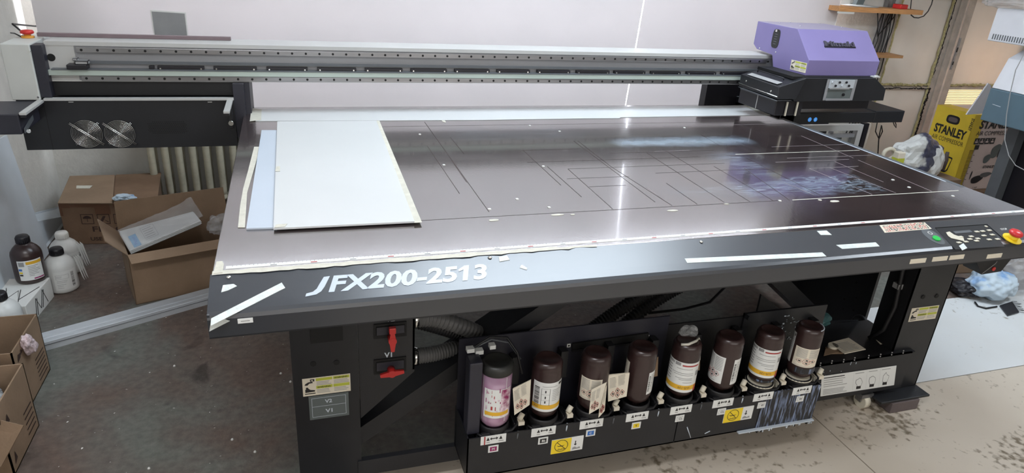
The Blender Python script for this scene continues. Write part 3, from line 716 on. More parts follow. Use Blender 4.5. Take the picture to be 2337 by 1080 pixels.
def warning(name, pts, parent):
    P = [Vector(p) for p in pts]; O = P[0]; A = P[1] - P[0]; B = P[3] - P[0]; n = A.cross(B).normalized()
    b = MB(); b.slab([p + n * .001 for p in (O, O + A, O + A + B, O + B)], .001, 'paper'); O = O + n * .001
    for x0, x1 in ((.28, .62), (.64, .98)):
        b.rect(O, A, B, x0, .80, x1, .95, 'warn', .0002); b.rect(O, A, B, x0, .36, x1, .52, 'warn', .0002)
        for y in (.72, .64, .56, .28, .20, .12): b.rect(O, A, B, x0 + .01, y, x1 - random.uniform(.01, .08), y + .03, 'greyprint', .0002)
    Al = A.length; Bl = B.length
    b.text('WARNING', O + A * .66 + B * .82, A, B, 'ink', h=Bl * .10, w=Al * .28, bold=.02, lift=.0004); b.text('WARNING', O + A * .30 + B * .385, A, B, 'ink', h=Bl * .10, w=Al * .28, bold=.02, lift=.0004)
    b.flat(O, A, B, [(.04, .62), (.10, .60), (.14, .70), (.22, .72), (.20, .80), (.12, .78), (.06, .70)], 'ink', .0003); b.rect(O, A, B, .16, .80, .25, .93, 'ink', .0003); b.rect(O, A, B, .18, .83, .22, .88, 'paper', .0005)
    b.rect(O, A, B, .04, .10, .26, .15, 'ink', .0003); b.flat(O, A, B, [(.05, .2), (.05, .38), (.12, .42), (.16, .34), (.25, .3), (.25, .22)], 'ink', .0003); b.disc(O + A * .09 + B * .44, A, B, Bl * .06, 'ink', 12, 0, .0004)
    return b.build(name, parent)
a = Py(692, 905, .119); c = Py(799, 852, .119); z1 = Py(745, 859, .119).z; z0 = Py(745, 899, .119).z
warning('warning_sticker', [(a.x, .1195, z0), (c.x, .1195, z0), (c.x, .1195, z1), (a.x, .1195, z1)], PR)
p = [Py(u, v, .1195) for u, v in ((2072, 735), (2134, 727), (2142, 697), (2081, 704))]
warning('warning_sticker', p, PR)
# suction hoses
def hose(pts, r, m, name='suction_hose', turns=26):
    b = MB(); pts = [Vector(p) for p in pts]; n = turns * 4; P = []; Rr = []
    for i in range(n + 1):
        t = i / n * (len(pts) - 1); k = min(int(t), len(pts) - 2); f = t - k
        p_1 = pts[max(k - 1, 0)]; p0_ = pts[k]; p1_ = pts[k + 1]; p2_ = pts[min(k + 2, len(pts) - 1)]
        P.append(.5 * ((2 * p0_) + (-p_1 + p1_) * f + (2 * p_1 - 5 * p0_ + 4 * p1_ - p2_) * f * f + (-p_1 + 3 * p0_ - 3 * p1_ + p2_) * f ** 3)); Rr.append(r * (1 + .10 * math.cos(2 * math.pi * i / 4)))
    b.tube(P, Rr, m, 14); return b.build(name, PR)
hose([(.535, .17, .612), (.60, .18, .600), (.69, .19, .555), (.76, .21, .50), (.80, .24, .42)], .026, 'hose')
hose([(.535, .23, .575), (.61, .23, .545), (.69, .24, .50), (.76, .25, .44)], .024, 'hosedark')
hose([(.535, .17, .475), (.60, .18, .470), (.68, .20, .465), (.75, .22, .42)], .024, 'hose')
for z, y in ((.612, .17), (.475, .17)): MB().cyl((.528, y, z), (.545, y, z), .030, 'chrome', 20).build('hose_clamp', PR)
hose([Py(u, v, .62) for u, v in ((1350, 752), (1395, 720), (1450, 685), (1500, 660))], .028, 'hosedark'); hose([Py(u, v, .66) for u, v in ((1420, 745), (1470, 705), (1520, 672), (1560, 650))], .028, 'hosedark')
b = MB(); b.tube([Py(u, v, .7) for u, v in ((1480, 715), (1560, 706), (1620, 690), (1655, 655))], .006, 'black2', 6); b.build('cable', PR)
# ---- ink unit in front
UX0, UX1, UY = .662, 1.985, -.05
b = MB()
b.box((UX0, UY, .145), (1.40, UY + .004, .30), 'black'); b.box((UX0, UY, .145), (UX0 + .004, .12, .30), 'black'); b.box((UX0, UY, .145), (UX1, .12, .15), 'black2'); b.box((UX0, .10, .15), (1.40, .106, .565), 'navy'); b.box((1.40, .10, .15), (UX1 + .04, .106, .53), 'black2')
b.box((UX1 - .004, UY, .145), (UX1, .12, .30), 'black'); IU = b.build('ink_unit', PR)
b = MB(); b.box((1.404, UY, .145), (1.735, UY + .004, .298), 'black'); b.build('front_plate', IU)
b = MB(); b.box((1.737, UY - .001, .145), (UX1, UY + .004, .298), 'splash'); b.box((1.66, UY - .012, .143), (UX1 + .002, UY + .002, .1475), 'letter'); lab(b.build('front_plate', IU), 'front plate end streaked with white ink')
b = MB(); b.box((UX0 + .002, -.03, .30), (UX0 + .042, .02, .56), 'navy', .003); b.build('end_post', IU)
b = MB(); b.box((1.70, .09, .36), (2.06, .10, .545), 'black'); b.box((1.70, .07, .53), (1.705, .10, .545), 'black'); b.build('splash_plate', IU)
b = MB(); a = Py(1305, 790, .098); c = Py(1478, 768, .098); b.hexa([(a.x, .092, a.z - .012), (c.x, .092, a.z - .006), (c.x, .10, a.z - .006), (a.x, .10, a.z - .012), (a.x, .092, a.z + .012), (c.x, .092, a.z + .018), (c.x, .10, a.z + .018), (a.x, .10, a.z + .012)], 'deep'); b.box((a.x, .088, a.z - .018), (c.x, .10, a.z - .010), 'black'); b.build('slot', IU)
for u, v in ((1298, 789), (1478, 769)):
    c = Py(u, v, .098); b = MB(); b.box((c.x - .006, .097, c.z - .006), (c.x + .006, .10, c.z + .006), 'white'); b.box((c.x - .003, .0965, c.z - .003), (c.x + .003, .098, c.z + .003), 'deep'); b.build('square_stud', IU)
b = MB()
random.seed(8)
for i in range(40):
    x = random.uniform(1.86, 2.0); z = random.uniform(.40, .52); b.box((x, .088, z), (x + random.uniform(.002, .01), .0895, z + random.uniform(.001, .006)), 'letter')
for i in range(26):
    x = random.uniform(1.68, 1.98); b.box((x, UY - .011, .143 - random.uniform(.002, .012)), (x + random.uniform(.002, .005), UY - .002, .1435), random.choice(['deep', 'letter']))
for u0, v0, u1, v1 in ((1568, 975, 1576, 999), (1608, 990, 1620, 984)):
    p, q = Py(u0, v0, UY), Py(u1, v1, UY); b.tube([(p.x, UY - .0005, p.z), (q.x, UY - .0005, q.z)], .0018, 'letter', 5)
stuff(b.build('ink_splash', IU))
BX = [.757 + .1655 * i for i in range(8)]; BY = 0.0; ZB = .318
cols = ['magenta', 'ink', 'blue', 'yellow', 'paper2', 'paper2', 'paper2', 'paper2']; codes = ['M', 'Bk', 'C', 'Y', 'CL', 'CL', 'W', 'W']
for i, x in enumerate(BX):
    lx = .744 + .1655 * i
    O = Vector((lx - .041, UY - .0012, .270)); A = XA * .082; B = ZA * .032
    b = MB(); b.box((O.x, UY - .0012, .270), (O.x + .082, UY, .302), 'paper2')
    for fx in (.22, .72): b.flat(O, A, B, [(fx, .45), (fx + .13, .45), (fx + .065, .85)], 'ink')
    b.rect(O, A, B, .42, .58, .62, .68, 'ink'); b.flat(O, A, B, [(.36, .63), (.43, .45), (.43, .81)], 'ink'); b.flat(O, A, B, [(.68, .63), (.61, .81), (.61, .45)], 'ink')
    b.rect(O, A, B, .22, .2, .36, .28, 'greyprint'); b.rect(O, A, B, .70, .2, .90, .28, 'greyprint')
    if i == 0: b.rect(O, A, B, .13, 0, .18, 1, 'inkred')
    b.build('arrow_label', IU)
    O = Vector((lx - .015, UY - .0012, .236)); A = XA * .033; B = ZA * .026
    b = MB(); b.box((O.x, UY - .0012, O.z), (O.x + .033, UY, O.z + .026), 'paper2'); b.rect(O, A, B, .16, .18, .84, .82, cols[i] if i < 4 else 'greyprint', .0004)
    if i > 3: b.rect(O, A, B, .19, .22, .81, .78, 'paper2', .0006)
    b.text(codes[i], O + A * .36 + B * .33, XA, ZA, 'paper2' if i < 3 else 'ink', h=.009, bold=.02, lift=.0009); b.build('colour_label', IU)
    # holder with its clips and connector
    b = MB(); hm = 'black2'
    b.lathe([(.047, -.035), (.0495, -.03), (.0495, -.006), (.048, 0), (.044, 0), (.040, -.02)], (x, BY, ZB + .004), hm, 28)
    b.box((x - .062, -.046, .265), (x + .062, .05, .288), hm, .004); b.box((x - .05, -.044, .288), (x - .022, -.034, .306), hm, .002); b.box((x + .022, -.044, .288), (x + .05, -.034, .306), hm, .002)
    for k in range(3): b.box((x + .058 + k * .008, -.03 + k * .004, .286), (x + .063 + k * .008, .03, .318 - k * .004), 'ivory' if i in (6, 7) and k < 2 else hm, .001)
    if i in (6, 7): b.lathe([(.047, 0), (.0505, .002), (.048, .006)], (x, BY, ZB - .004), 'ivory', 24)
    HO = b.build('bottle_holder', IU)
    b = MB(); b.tube([(x - .06, -.03, .30), (x - .05, -.042, .298), (x - .02, -.043, .298), (x + .02, -.043, .298), (x + .05, -.040, .302), (x + .068, -.03, .312), (x + .075, 0, .318)], .004, hm, 6)
    b.tube([(x + .066, -.046, .262), (x + .066, -.051, .286), (x + .068, -.046, .30)], .0022, 'letter' if i % 2 else 'grey', 6); b.build('wire_clip', HO)
    b = MB(); b.cyl((x + .078, -.02, .322), (x + .092, -.012, .338), .009, 'ivory', 12); b.box((x + .074, -.03, .305), (x + .094, -.008, .318), 'paper'); b.build('connector', HO)
for i, (u0, v0, u1, v1) in enumerate(((1258, 1037, 1330, 1028), (1650, 977, 1716, 964))):
    x0 = Py(u0, v0 - 20, UY).x; x1 = Py(u1, v1 - 20, UY).x; z0 = .188 if i == 0 else .197; z1 = z0 + .056
    O = Vector((x0, UY - .0022, z0)); A = XA * (x1 - x0); B = ZA * (z1 - z0)
    b = MB(); b.box((x0, UY - .0022, z0), (x1, UY, z1), 'paper2'); b.rect(O, A, B, 0, 0, .62, 1, 'yellow', .0003)
    c = O + A * .31 + B * .52; b.disc(c, A, B, .0235, 'ink', 28, .0215, .0006); q = Vector((1, 0, -1)).normalized(); r = q.cross(Vector((0, -1, 0)))
    b.faces([c + q * .022 * s1 + r * .001 * s2 - YA * .0008 for s1, s2 in ((-1, -1), (1, -1), (1, 1), (-1, 1))], [(0, 1, 2, 3)], 'ink')
    b.flat(O, A, B, [(.16, .58), (.22, .48), (.36, .47), (.42, .58), (.36, .52), (.22, .53)], 'ink', .0007); b.text('shake', O + A * .20 + B * .22, XA, ZA, 'ink', w=.024, lift=.0008)
    b.rect(O, A, B, .74, .5, .77, .72, 'ink'); b.flat(O, A, B, [(.70, .5), (.81, .5), (.755, .38)], 'ink')
    b.flat(O, A, B, [(.66, .1), (.93, .12), (.9, .26), (.82, .2), (.74, .3), (.68, .24)], 'greyprint', .0006); b.build('no_shake_sticker', IU)
b = MB(); b.tube([(.69, .02, .585), (.74, .04, .60), (.80, .05, .585), (.83, .03, .54), (.84, .0, .48)], .004, 'black2', 6); b.tube([(.69, .03, .575), (.75, .05, .585), (.81, .06, .56), (.85, .05, .50)], .003, 'grey', 6); stuff(b.build('ink_tube', IU))
for (u, v, w_) in ((1073, 798, .022), (1093, 802, .024), (1123, 790, .018)):
    c = Py(u, v, .03); MB().box((c.x - w_ / 2, .02, c.z - .006), (c.x + w_ / 2, .04, c.z + .007), 'paper2').build('tube_tag', IU)
b = MB(); c = Py(1145, 780, .06)
b.bm.free()
random.seed(21)
for i in range(8):
    x = BX[i] + .083
    b = MB(); b.box((x - .012, .06, .40), (x + .012, .09, .50), 'black2'); b.build('tube_support', IU)
# drip tray panel right of the ink unit
b = MB(); b.box((1.99, .10, .085), (2.585, .106, .262), 'black'); b.box((1.99, .10, .256), (2.60, .36, .262), 'black2'); b.hexa([(1.99, .36, .262), (2.55, .36, .262), (2.55, .37, .262), (1.99, .37, .262), (1.99, .36, .45), (2.20, .36, .30), (2.20, .37, .30), (1.99, .37, .45)], 'black'); TR = b.build('side_tray', PR)
p = [Py(u, v, .0985) for u, v in ((1872, 905), (2040, 879), (2054, 837), (1875, 859))]
b = MB(); O, A, B = p[0], p[1] - p[0], p[3] - p[0]; n = A.cross(B).normalized(); b.slab([q + n * .001 for q in (O, O + A, O + A + B, O + B)], .001, 'paper2'); O = O + n * .001
lines(b, O, A, B, .03, .36, [.08, .15, .22, .29, .45, .55, .66, .77], 'greyprint', .025, .3); b.rect(O, A, B, .03, .87, .30, .91, 'ink')
for x0 in (.42, .60, .78):
    b.rect(O, A, B, x0, .06, x0 + .001, .95, 'greyprint'); b.rect(O, A, B, x0 + .02, .88, x0 + .14, .91, 'greyprint')
    P = []
    for k in range(12):
        t = 2 * math.pi * k / 12; P.append((x0 + .085 + .05 * math.cos(t) * random.uniform(.7, 1.1), .42 + .30 * math.sin(t) * random.uniform(.7, 1.1)))
    b.flat(O, A, B, P, 'greyprint', .0004); b.flat(O, A, B, [(x0 + .085 + (x - x0 - .085) * .86, .42 + (y - .42) * .86) for x, y in P], 'paper2', .0006)
    b.rect(O, A, B, x0 + .05, .10, x0 + .11, .24, 'ink', .0008)
b.build('instruction_sticker', TR)
b = MB()
for u, v in ((1873, 829), (1899, 824), (1926, 821), (1951, 817), (1983, 812), (2010, 809), (2036, 805), (2062, 801)):
    for dv in (0, 5):
        c = Py(u - dv * .2, v + dv, .0995); b.cyl((c.x, .101, c.z), (c.x, .0985, c.z), .003, 'greyprint', 8)
for k in range(34):
    x = random.uniform(2.0, 2.3); z = random.uniform(.09, .25); b.box((x, .0985, z), (x + .002, .1, z + random.uniform(.003, .012)), 'letter')
stuff(b.build('screw', TR))
b = MB(); p = [Pz(u, v, .2635) for u, v in ((2009, 786), (2050, 779), (2035, 767), (1997, 773))]; b.slab(p, .001, 'paper'); O, A, B = p[0], p[1] - p[0], p[3] - p[0]; lines(b, O + ZA * .0003, A, B, .08, .92, [.15, .35, .55, .75], 'greyprint', .08); b.build('label', TR)
b = MB(); c = Pz(1900, 795, .27); b.cyl((c.x, c.y, .262), (c.x, c.y, .285), .02, 'ivory', 14); b.build('fitting', TR)
# dark hopper below the right end of the cover
b = MB(); a = Py(2190, 603, .02); c = Py(2318, 590, .02); d = Py(2240, 627, .02)
b.prism([(a.x, .80), (c.x + .03, .80), (d.x + .10, d.z + .005), (d.x, d.z)], 1, .02, .10, 'black2'); HP = b.build('under_panel_box', PR)
c = Py(2268, 614, .018); MB().cyl((c.x, .021, c.z), (c.x, .016, c.z), .008, 'red2', 12).build('button', HP)
b = MB(); b.tube([Py(2240, 626, .015), Py(2272, 602, .015), Py(2276, 596, .015)], .0012, 'greyprint', 5); b.build('wire', HP)
# ================================================================= gantry
GY = 1.675; GX0, GX1 = -.745, 2.90
def gz(v, u=300): return Py(u, v, GY).z
GA = MB(); GA.box((GX0, GY, 1.045), (GX1, GY + .17, 1.209), 'greypaint2'); GA.box((GX0, GY - .004, 1.193), (GX1, GY + .17, 1.2095), 'greypaint'); GA.box((GX0, GY - .003, 1.045), (GX1, GY, 1.0485), 'white')
GA.box((GX0 , GY - .002, 1.05), (-.64, GY, 1.193), 'greypaint')
GAN = GA.build('gantry_beam', PR)
for z, x0 in ((1.1774, -.6107), (1.0598, -.6103)):
    b = MB(); b.box((x0 - .02, GY - .014, z - .0115), (GX1 - .1, GY - .001, z + .0115), 'steel', .0015); RA = b.build('linear_rail', GAN)
    b = MB()
    for i in range(58): b.cyl((x0 + .06 * i, GY - .0158, z), (x0 + .06 * i, GY - .010, z), .0052, 'deep', 10)
    stuff(b.build('bolt_hole', RA))
b = MB(); b.box((-.775, GY - .028, 1.074), (GX1 - .1, GY - .006, 1.096), 'scale_strip', .001); b.box((-.73, GY - .030, 1.096), (GX1 - .1, GY, 1.1015), 'grey'); b.build('scale_ledge', GAN)
b = MB(); b.box((-.64, GY - .012, 1.121), (GX1 - .1, GY, 1.132), 'grey'); b.build('cable_ledge', GAN)
mg = [(340, 352), (359, 466), (487, 586), (608, 702), (724, 813), (833, 919), (938, 1020), (1038, 1118), (1135, 1210), (1227, 1302), (1317, 1392), (1404, 1474), (1488, 1555), (1570, 1636), (1650, 1715)]
for a_, c_ in mg:
    x0 = Py(a_, 155, GY - .02).x; x1 = Py(c_, 158, GY - .02).x
    b = MB(); b.box((x0, GY - .022, 1.1015), (x1, GY, 1.1155), 'bookblack', .001)
    if c_ - a_ > 30:
        for xx in (x0 + .012, x1 - .012): b.cyl((xx, GY - .0235, 1.1055), (xx, GY - .02, 1.1055), .0035, 'chrome', 8)
    b.build('magnet_plate', GAN)
x0 = Py(158, 146, GY).x; b = MB(); b.box((x0, GY - .05, 1.102), (x0 + .075, GY, 1.122), 'bookblack', .003); b.box((x0 + .03, GY - .04, 1.12), (x0 + .08, GY, 1.137), 'greyprint', .004); b.box((x0 + .022, GY - .03, 1.135), (x0 + .04, GY, 1.145), 'greyprint', .002); b.build('end_sensor', GAN)
c = Py(117, 131, GY); MB().cyl((c.x, GY - .003, c.z), (c.x, GY + .01, c.z), .0155, 'deep', 26).build('port_hole', GAN)
b = MB(); a = Py(88, 92, 1.80); c = Py(528, 100, 1.80); b.box((a.x, 1.79, 1.2095), (c.x, 1.81, 1.226), 'mauve', .002); b.build('top_strip', GAN)
# left end
b = MB(); b.box((-.885, 1.62, .976), (-.783, 1.90, 1.203), 'white2', .004); LC = b.build('end_cover', PR)
for u, v in ((67, 117), (87, 222)):
    c = Py(u, v, 1.619); MB().cyl((c.x, 1.622, c.z), (c.x, 1.617, c.z), .004, 'chrome', 10).build('screw', LC)
lab(LC, 'white upright cover at the left end of the gantry')
b = MB(); b.box((-.782, 1.63, .985), (-.742, 1.70, 1.198), 'navy', .002); b.build('end_bracket', PR)
p = Vector((-.835, 1.80, 1.203)); b = MB(); b.cyl(p, p + ZA * .008, .024, 'orange', 24); e2 = b.build('emergency_stop', PR); lab(e2, 'red mushroom button on the left end cover')
b = MB(); b.cyl(p + ZA * .006, p + ZA * .016, .012, 'orange', 16); b.lathe([(.014, .014), (.024, .018), (.026, .024), (.022, .031), (.0001, .034)], p, 'red2', 26); b.build('mushroom', e2)
# electrics cabinet under the left end
b = MB(); b.box((-.872, 1.62, .762), (-.034, 1.90, .978), 'black', .002); b.box((-.776, 1.6195, .762), (-.774, 1.6215, .978), 'deep'); b.box((-.77, 1.612, .975), (-.034, 1.64, .984), 'greypaint'); CB = b.build('electrics_cabinet', PR)
b = MB(); b.box((-.745, 1.68, .984), (.03, 1.84, 1.045), 'black2'); b.build('mounting_plate', PR)
b = MB(); b.prism([(-.034, .80), (.01, .76), (.012, 1.045), (-.034, 1.045)], 1, 1.625, 1.66, 'navy'); b.box((-.03, 1.66, .78), (.035, 1.9, 1.045), 'navy'); b.build('side_bracket', PR)
for fx, fu in ((-.637, 199), (-.5095, 274)):
    fc = Py(fu, 305, 1.615); cx, cz = fc.x, fc.z
    b = MB(); b.cyl((cx, 1.6215, cz), (cx, 1.6185, cz), .0575, 'deep', 36); FN = b.build('fan', CB)
    b = MB(); b.cyl((cx, 1.618, cz), (cx, 1.614, cz), .018, 'bookblack', 20)
    for k in range(7):
        t = 2 * math.pi * k / 7; u_ = Vector((math.cos(t), 0, math.sin(t))); w_ = Vector((-math.sin(t), 0, math.cos(t))); c = Vector((cx, 0, cz))
        P = [c + u_ * .017 + w_ * -.006, c + u_ * .054 + w_ * .004, c + u_ * .052 + w_ * .026, c + u_ * .017 + w_ * .010]
        b.slab([Vector((q.x, 1.6165, q.z)) for q in P], .0008, 'bookblack')
    b.build('fan_rotor', FN)
    b = MB()
    for k in range(10):
        r = .059 - k * .0056; b.tube([(cx + r * math.cos(t), 1.609, cz + r * math.sin(t)) for t in [2 * math.pi * i / 32 for i in range(32)]], .0009, 'chrome', 5, True)
    d = Vector((1, 0, -.82)).normalized(); n = Vector((.82, 0, 1)).normalized(); c = Vector((cx, 1.6065, cz))
    for s_ in (-1, 1): b.tube([c - d * .079 + n * .0028 * s_ + YA * .008, c - d * .074 + n * .0028 * s_, c + d * .074 + n * .0028 * s_, c + d * .079 + n * .0028 * s_ + YA * .008], .0014, 'chrome', 6)
    d2 = Vector((1, 0, .95)).normalized(); n2 = Vector((-.95, 0, 1)).normalized()
    for s_ in (-1, 1):
        for e in (-1, 1): b.tube([c + d2 * .056 * e + n2 * .0028 * s_, c + d2 * .070 * e + n2 * .0028 * s_ + YA * .006], .0012, 'chrome', 5)
    lab(b.build('fan_guard', FN), 'chrome wire fan guard')
b = MB()
for r in range(8):
    for k in range(20):
        x = -.395 + .0078 * k + (.0039 if r % 2 else 0); z = .842 + .0072 * r - 0.0; 
        if ((k - 10) / 11) ** 2 + ((r - 3.5) / 4.6) ** 2 < 1.2: b.cyl((x, 1.6205, z - .014), (x, 1.6192, z - .014), .0026, 'deep', 6)
stuff(b.build('vent_hole', CB))
for u, v in ((162, 233), (479, 233)):
    c = Py(u, v, 1.619); MB().box((c.x - .009, 1.6175, c.z - .0015), (c.x + .009, 1.621, c.z + .0015), 'greypaint').build('slot', CB)
for x0, nm in ((-.795, 0), (-.062, 1)):
    y0 = 1.39
    b = MB(); b.box((x0, y0, .968), (x0 + .024, 1.63, .978), 'greypaint', .001); b.box((x0 + .002, y0 + .002, .958), (x0 + .022, 1.62, .968), 'bookblack'); AR = b.build('support_arm', PR)
    if nm: 
        b = MB(); b.box((x0 + .004, 1.56, .86), (x0 + .02, 1.62, .958), 'black2', .002); c = Vector((x0 + .012, 1.552, .885)); b.cyl(c, c + YA * .02, .011, 'chrome', 12); b.build('latch', AR)
b = MB(); b.box((-1.19, 1.385, .893), (-.797, 1.62, .973), 'navy', .004); b.build('left_arm_box', PR)
b = MB(); p0, p1 = Vector((-.79, 1.40, .90)), Vector((-.80, 1.60, .935)); b.slab([p0 + ZA * .012, p0 - ZA * .006, p1 - ZA * .012, p1 + ZA * .010], .003, 'grey'); c = Py(66, 299, 1.38); b.cyl((c.x, 1.375, c.z), (c.x, 1.39, c.z), .0075, 'chrome', 12); b.build('strut', PR)
# ================================================================= carriage on the right
XL, XR = 2.80, 3.268
prof = [(1.812, 1.381), (1.469, 1.381), (1.330, 1.240), (1.332, 1.160), (1.60, 1.157), (1.625, 1.223), (1.772, 1.230), (1.812, 1.254)]
b = MB(); b.prism(prof, 0, XL, XR, 'purple', .0025)
for f in b.bm.faces:
    if f.normal.z > .9 and f.calc_center_median().z > 1.37: f.material_index = b.mi('purple_top')
CV = b.build('carriage_cover', PR); lab(CV, 'purple carriage cover with faceted front')
b = MB(); c = Px(1771, 88, XL); h_ = .052
P = []
for i in range(28):
    t = 2 * math.pi * i / 28; sx = .030 * math.copysign(abs(math.cos(t)) ** .55, math.cos(t)); sz = .050 * math.copysign(abs(math.sin(t)) ** .55, math.sin(t)); P.append(Vector((XL - .003, c.y - sx, c.z + sz)))
b.slab(P, .004, 'bottle_lid'); 
for k in range(5): b.box((XL - .0045, c.y - .012, c.z - .03 + k * .013), (XL - .003, c.y + .012, c.z - .027 + k * .013), 'grey')
b.build('vent_hatch', CV)
MB().box((XL - .008, c.y - .007, c.z + .036), (XL - .003, c.y + .007, c.z + .048), 'chrome').build('hatch_latch', CV)
p = [Px(u, v, XL - .001) for u, v in ((1803, 158), (1838, 167), (1841, 143), (1807, 136))]; warning('warning_sticker', p, CV)
nf = Vector((0, -.141, .139)).normalized(); 
def onf(u, v):
    n = Vector((0, -.141, .139)); n = Vector((0, -n.z, -n.y)).normalized() if False else Vector((0, -(.141), (.139))).normalized()
    q = Vector((XL, 1.33, 1.24)); d = ray(u, v); t = (q - CAM).dot(n) / d.dot(n); return CAM + d * t
O = onf(1883, 107); E1 = onf(1950, 107); A = XA; B = Vector((0, .139, .141)).normalized()
b = MB(); b.slab([O + A * x + B * y + nf * .0035 for x, y in ((-.004, -.004), (E1.x - O.x + .004, -.004), (E1.x - O.x + .004, .006), (-.004, .006))], .003, 'bookblack')
b.text('Mimaki', O, A, B, 'logo', w=E1.x - O.x, h=.034, bold=.03, lift=.001, ext=.006); lab(b.build('logo_lettering', CV), 'dark raised logo letters')
b = MB(); 
for u, v in ((1779, 53), (1826, 60), (1870, 54), (1920, 62), (1793, 49)):
    c = Pz(u, v, 1.382); b.lathe([(.004, 0), (.003, .003), (.0001, .0035)], (min(max(c.x, XL + .01), XR - .01), min(max(c.y, 1.48), 1.80), 1.381), 'chrome', 8)
for u, v in ((1734, 110), (1771, 119)):
    c = Px(u, v, XL); b.cyl((XL, c.y, c.z), (XL - .003, c.y, c.z), .004, 'chrome', 8)
stuff(b.build('screw', CV))
# lower print head housing
b = MB(); b.prism([(2.69, 1.098), (2.765, 1.156), (3.22, 1.158), (3.31, 1.10), (3.315, 1.037), (2.722, 1.034)], 1, 1.28, 1.60, 'black', .002); HD = b.build('head_housing', PR)
b = MB(); b.box((2.70, 1.30, 1.145), (3.24, 1.60, 1.160), 'deep'); b.build('joint_gap', HD)
b = MB(); b.hexa([(2.60, 1.262, 1.05), (2.72, 1.262, 1.05), (2.72, 1.60, 1.05), (2.60, 1.60, 1.05), (2.60, 1.27, 1.112), (2.765, 1.275, 1.158), (2.765, 1.60, 1.162), (2.60, 1.60, 1.116)], 'black', .003); LH = b.build('lamp_housing', HD)
b = MB(); b.slab([(2.61, 1.30, 1.121), (2.64, 1.30, 1.1295), (2.64, 1.56, 1.1310), (2.61, 1.56, 1.1225)], .001, 'greyprint'); b.tube([(2.66, 1.32, 1.137), (2.66, 1.32, 1.148), (2.66, 1.54, 1.150), (2.66, 1.54, 1.138)], .003, 'bookblack', 6); b.build('handle', LH)
b = MB(); b.tube([(2.597, 1.262, 1.062), (2.597, 1.6, 1.068)], .0022, 'chrome', 5); b.tube([(2.600, 1.262, 1.042), (2.600, 1.6, 1.046)], .002, 'grey', 5); b.cyl((2.599, 1.32, 1.08), (2.595, 1.32, 1.08), .005, 'chrome', 8); b.cyl((2.599, 1.54, 1.09), (2.595, 1.54, 1.09), .005, 'chrome', 8); b.build('rail_clip', LH)
b = MB(); b.box((2.63, 1.30, .955), (2.80, 1.62, 1.035), 'bookblack', .003); b.box((2.628, 1.455, .958), (2.631, 1.459, 1.03), 'greypaint'); b.box((2.628, 1.30, 1.030), (2.80, 1.62, 1.037), 'grey'); b.build('lamp_unit', HD)
for y in (1.292,):
    for x in (2.69, 2.755): MB().box((x, y - .004, .955), (x + .008, y + .004, 1.03), 'ivory', .001).build('standoff', HD)
b = MB(); b.box((2.72, 1.36, .975), (3.30, 1.62, 1.036), 'bookblack'); b.build('head_base', HD)
b = MB(); b.box((3.27, 1.47, 1.02), (3.40, 1.74, 1.15), 'black2', .003); b.build('side_box', HD)
x0, x1 = 2.90, 3.095; z0, z1 = 1.041, 1.152
b = MB(); b.box((x0, 1.274, z0), (x0 + .016, 1.281, z1), 'greypaint2'); b.box((x1 - .02, 1.274, z0), (x1, 1.281, z1), 'greypaint2'); b.box((x0, 1.276, z0), (x1, 1.2795, z1), 'plategrey'); b.box((x0 + .016, 1.268, z1 - .045), (x1 - .02, 1.277, z1 - .002), 'alu'); b.box((x0 + .016, 1.268, z0), (x1 - .02, 1.277, z0 + .01), 'greypaint2'); CN = b.build('connector_plate', HD)
b = MB()
for k in range(6): c = Vector((x0 + .03 + k * .022, 1.266, z1 - .014 - (k % 2) * .018)); b.cyl(c + YA * .005, c - YA * .004, .006, 'bookblack' if k % 3 else 'alu', 10)
b.box((x0 + .02, 1.262, z1 - .05), (x1 - .05, 1.27, z1 - .043), 'greyprint'); b.cyl((x1 - .07, 1.277, z0 + .03), (x1 - .07, 1.270, z0 + .03), .008, 'bookblack', 12); b.build('connector', CN)
b = MB(); c = Vector((3.24, 1.30, 1.158)); b.cyl(c, c + ZA * .012, .012, 'greypaint', 14); b.box((c.x - .022, 1.29, 1.158), (c.x + .02, 1.32, 1.166), 'greypaint', .002); b.build('stud', HD)
# maintenance station tray
TX0, TX1, TY0, TY1 = 2.845, 3.74, 1.505, 1.965
b = MB(); b.box((TX0, TY0, .855), (TX1, TY0 + .16, .919), 'black', .004); b.box((TX0, TY0, .855), (TX0 + .10, TY1, .919), 'black', .003); b.box((TX1 - .22, TY0 - .002, .853), (TX1 + .003, TY1 - .02, .924), 'black', .004); b.box((TX0, TY0 + .1, .85), (TX1, TY1, .885), 'bookblack'); ST = b.build('maintenance_station', PR)
b = MB(); b.box((TX0 - .004, TY0 + .01, .919), (TX0 + .055, TY1 - .01, .923), 'grey', .001); b.build('wiper_rail', ST)
for u, v, g in ((1848, 273, 'e'), (1861, 273, 's')):
    c = Py(u, v, TY0 - .001); b = MB(); b.disc((c.x, TY0 - .0005, c.z), XA, ZA, .0125, 'bluelogo', 20); b.text(g, (c.x - .005, TY0 - .001, c.z - .005), XA, ZA, 'white', h=.010, bold=.02); lab(b.build('round_disc', ST), 'small bright blue round disc')  # blue disc with its own emission
b = MB()
for k in range(4): b.cyl((TX1 - .2 + k * .03, TY1 - .1, .924), (TX1 - .2 + k * .03, TY1 - .1, .926), .006, 'deep', 8)
stuff(b.build('screw', ST))
LOOP.build('cable', ST)
b = MB(); b.box((2.62, 1.93, .60), (2.90, 1.99, 1.045), 'bookblack'); b.build('gantry_leg', PR)
b = MB(); b.box((2.90, 1.70, .0), (2.96, 1.90, .855), 'black2'); b.box((-.05, 1.70, .0), (.0, 1.9, .78), 'black2'); b.bm.free()
for x0, x1, y0, y1 in ((2.90, 2.96, 1.72, 1.92), (-.001, .12, 1.66, 1.78)): MB().box((x0, y0, 0), (x1, y1, .80 if x0 < 1 else .86), 'black2').build('leg', PR)
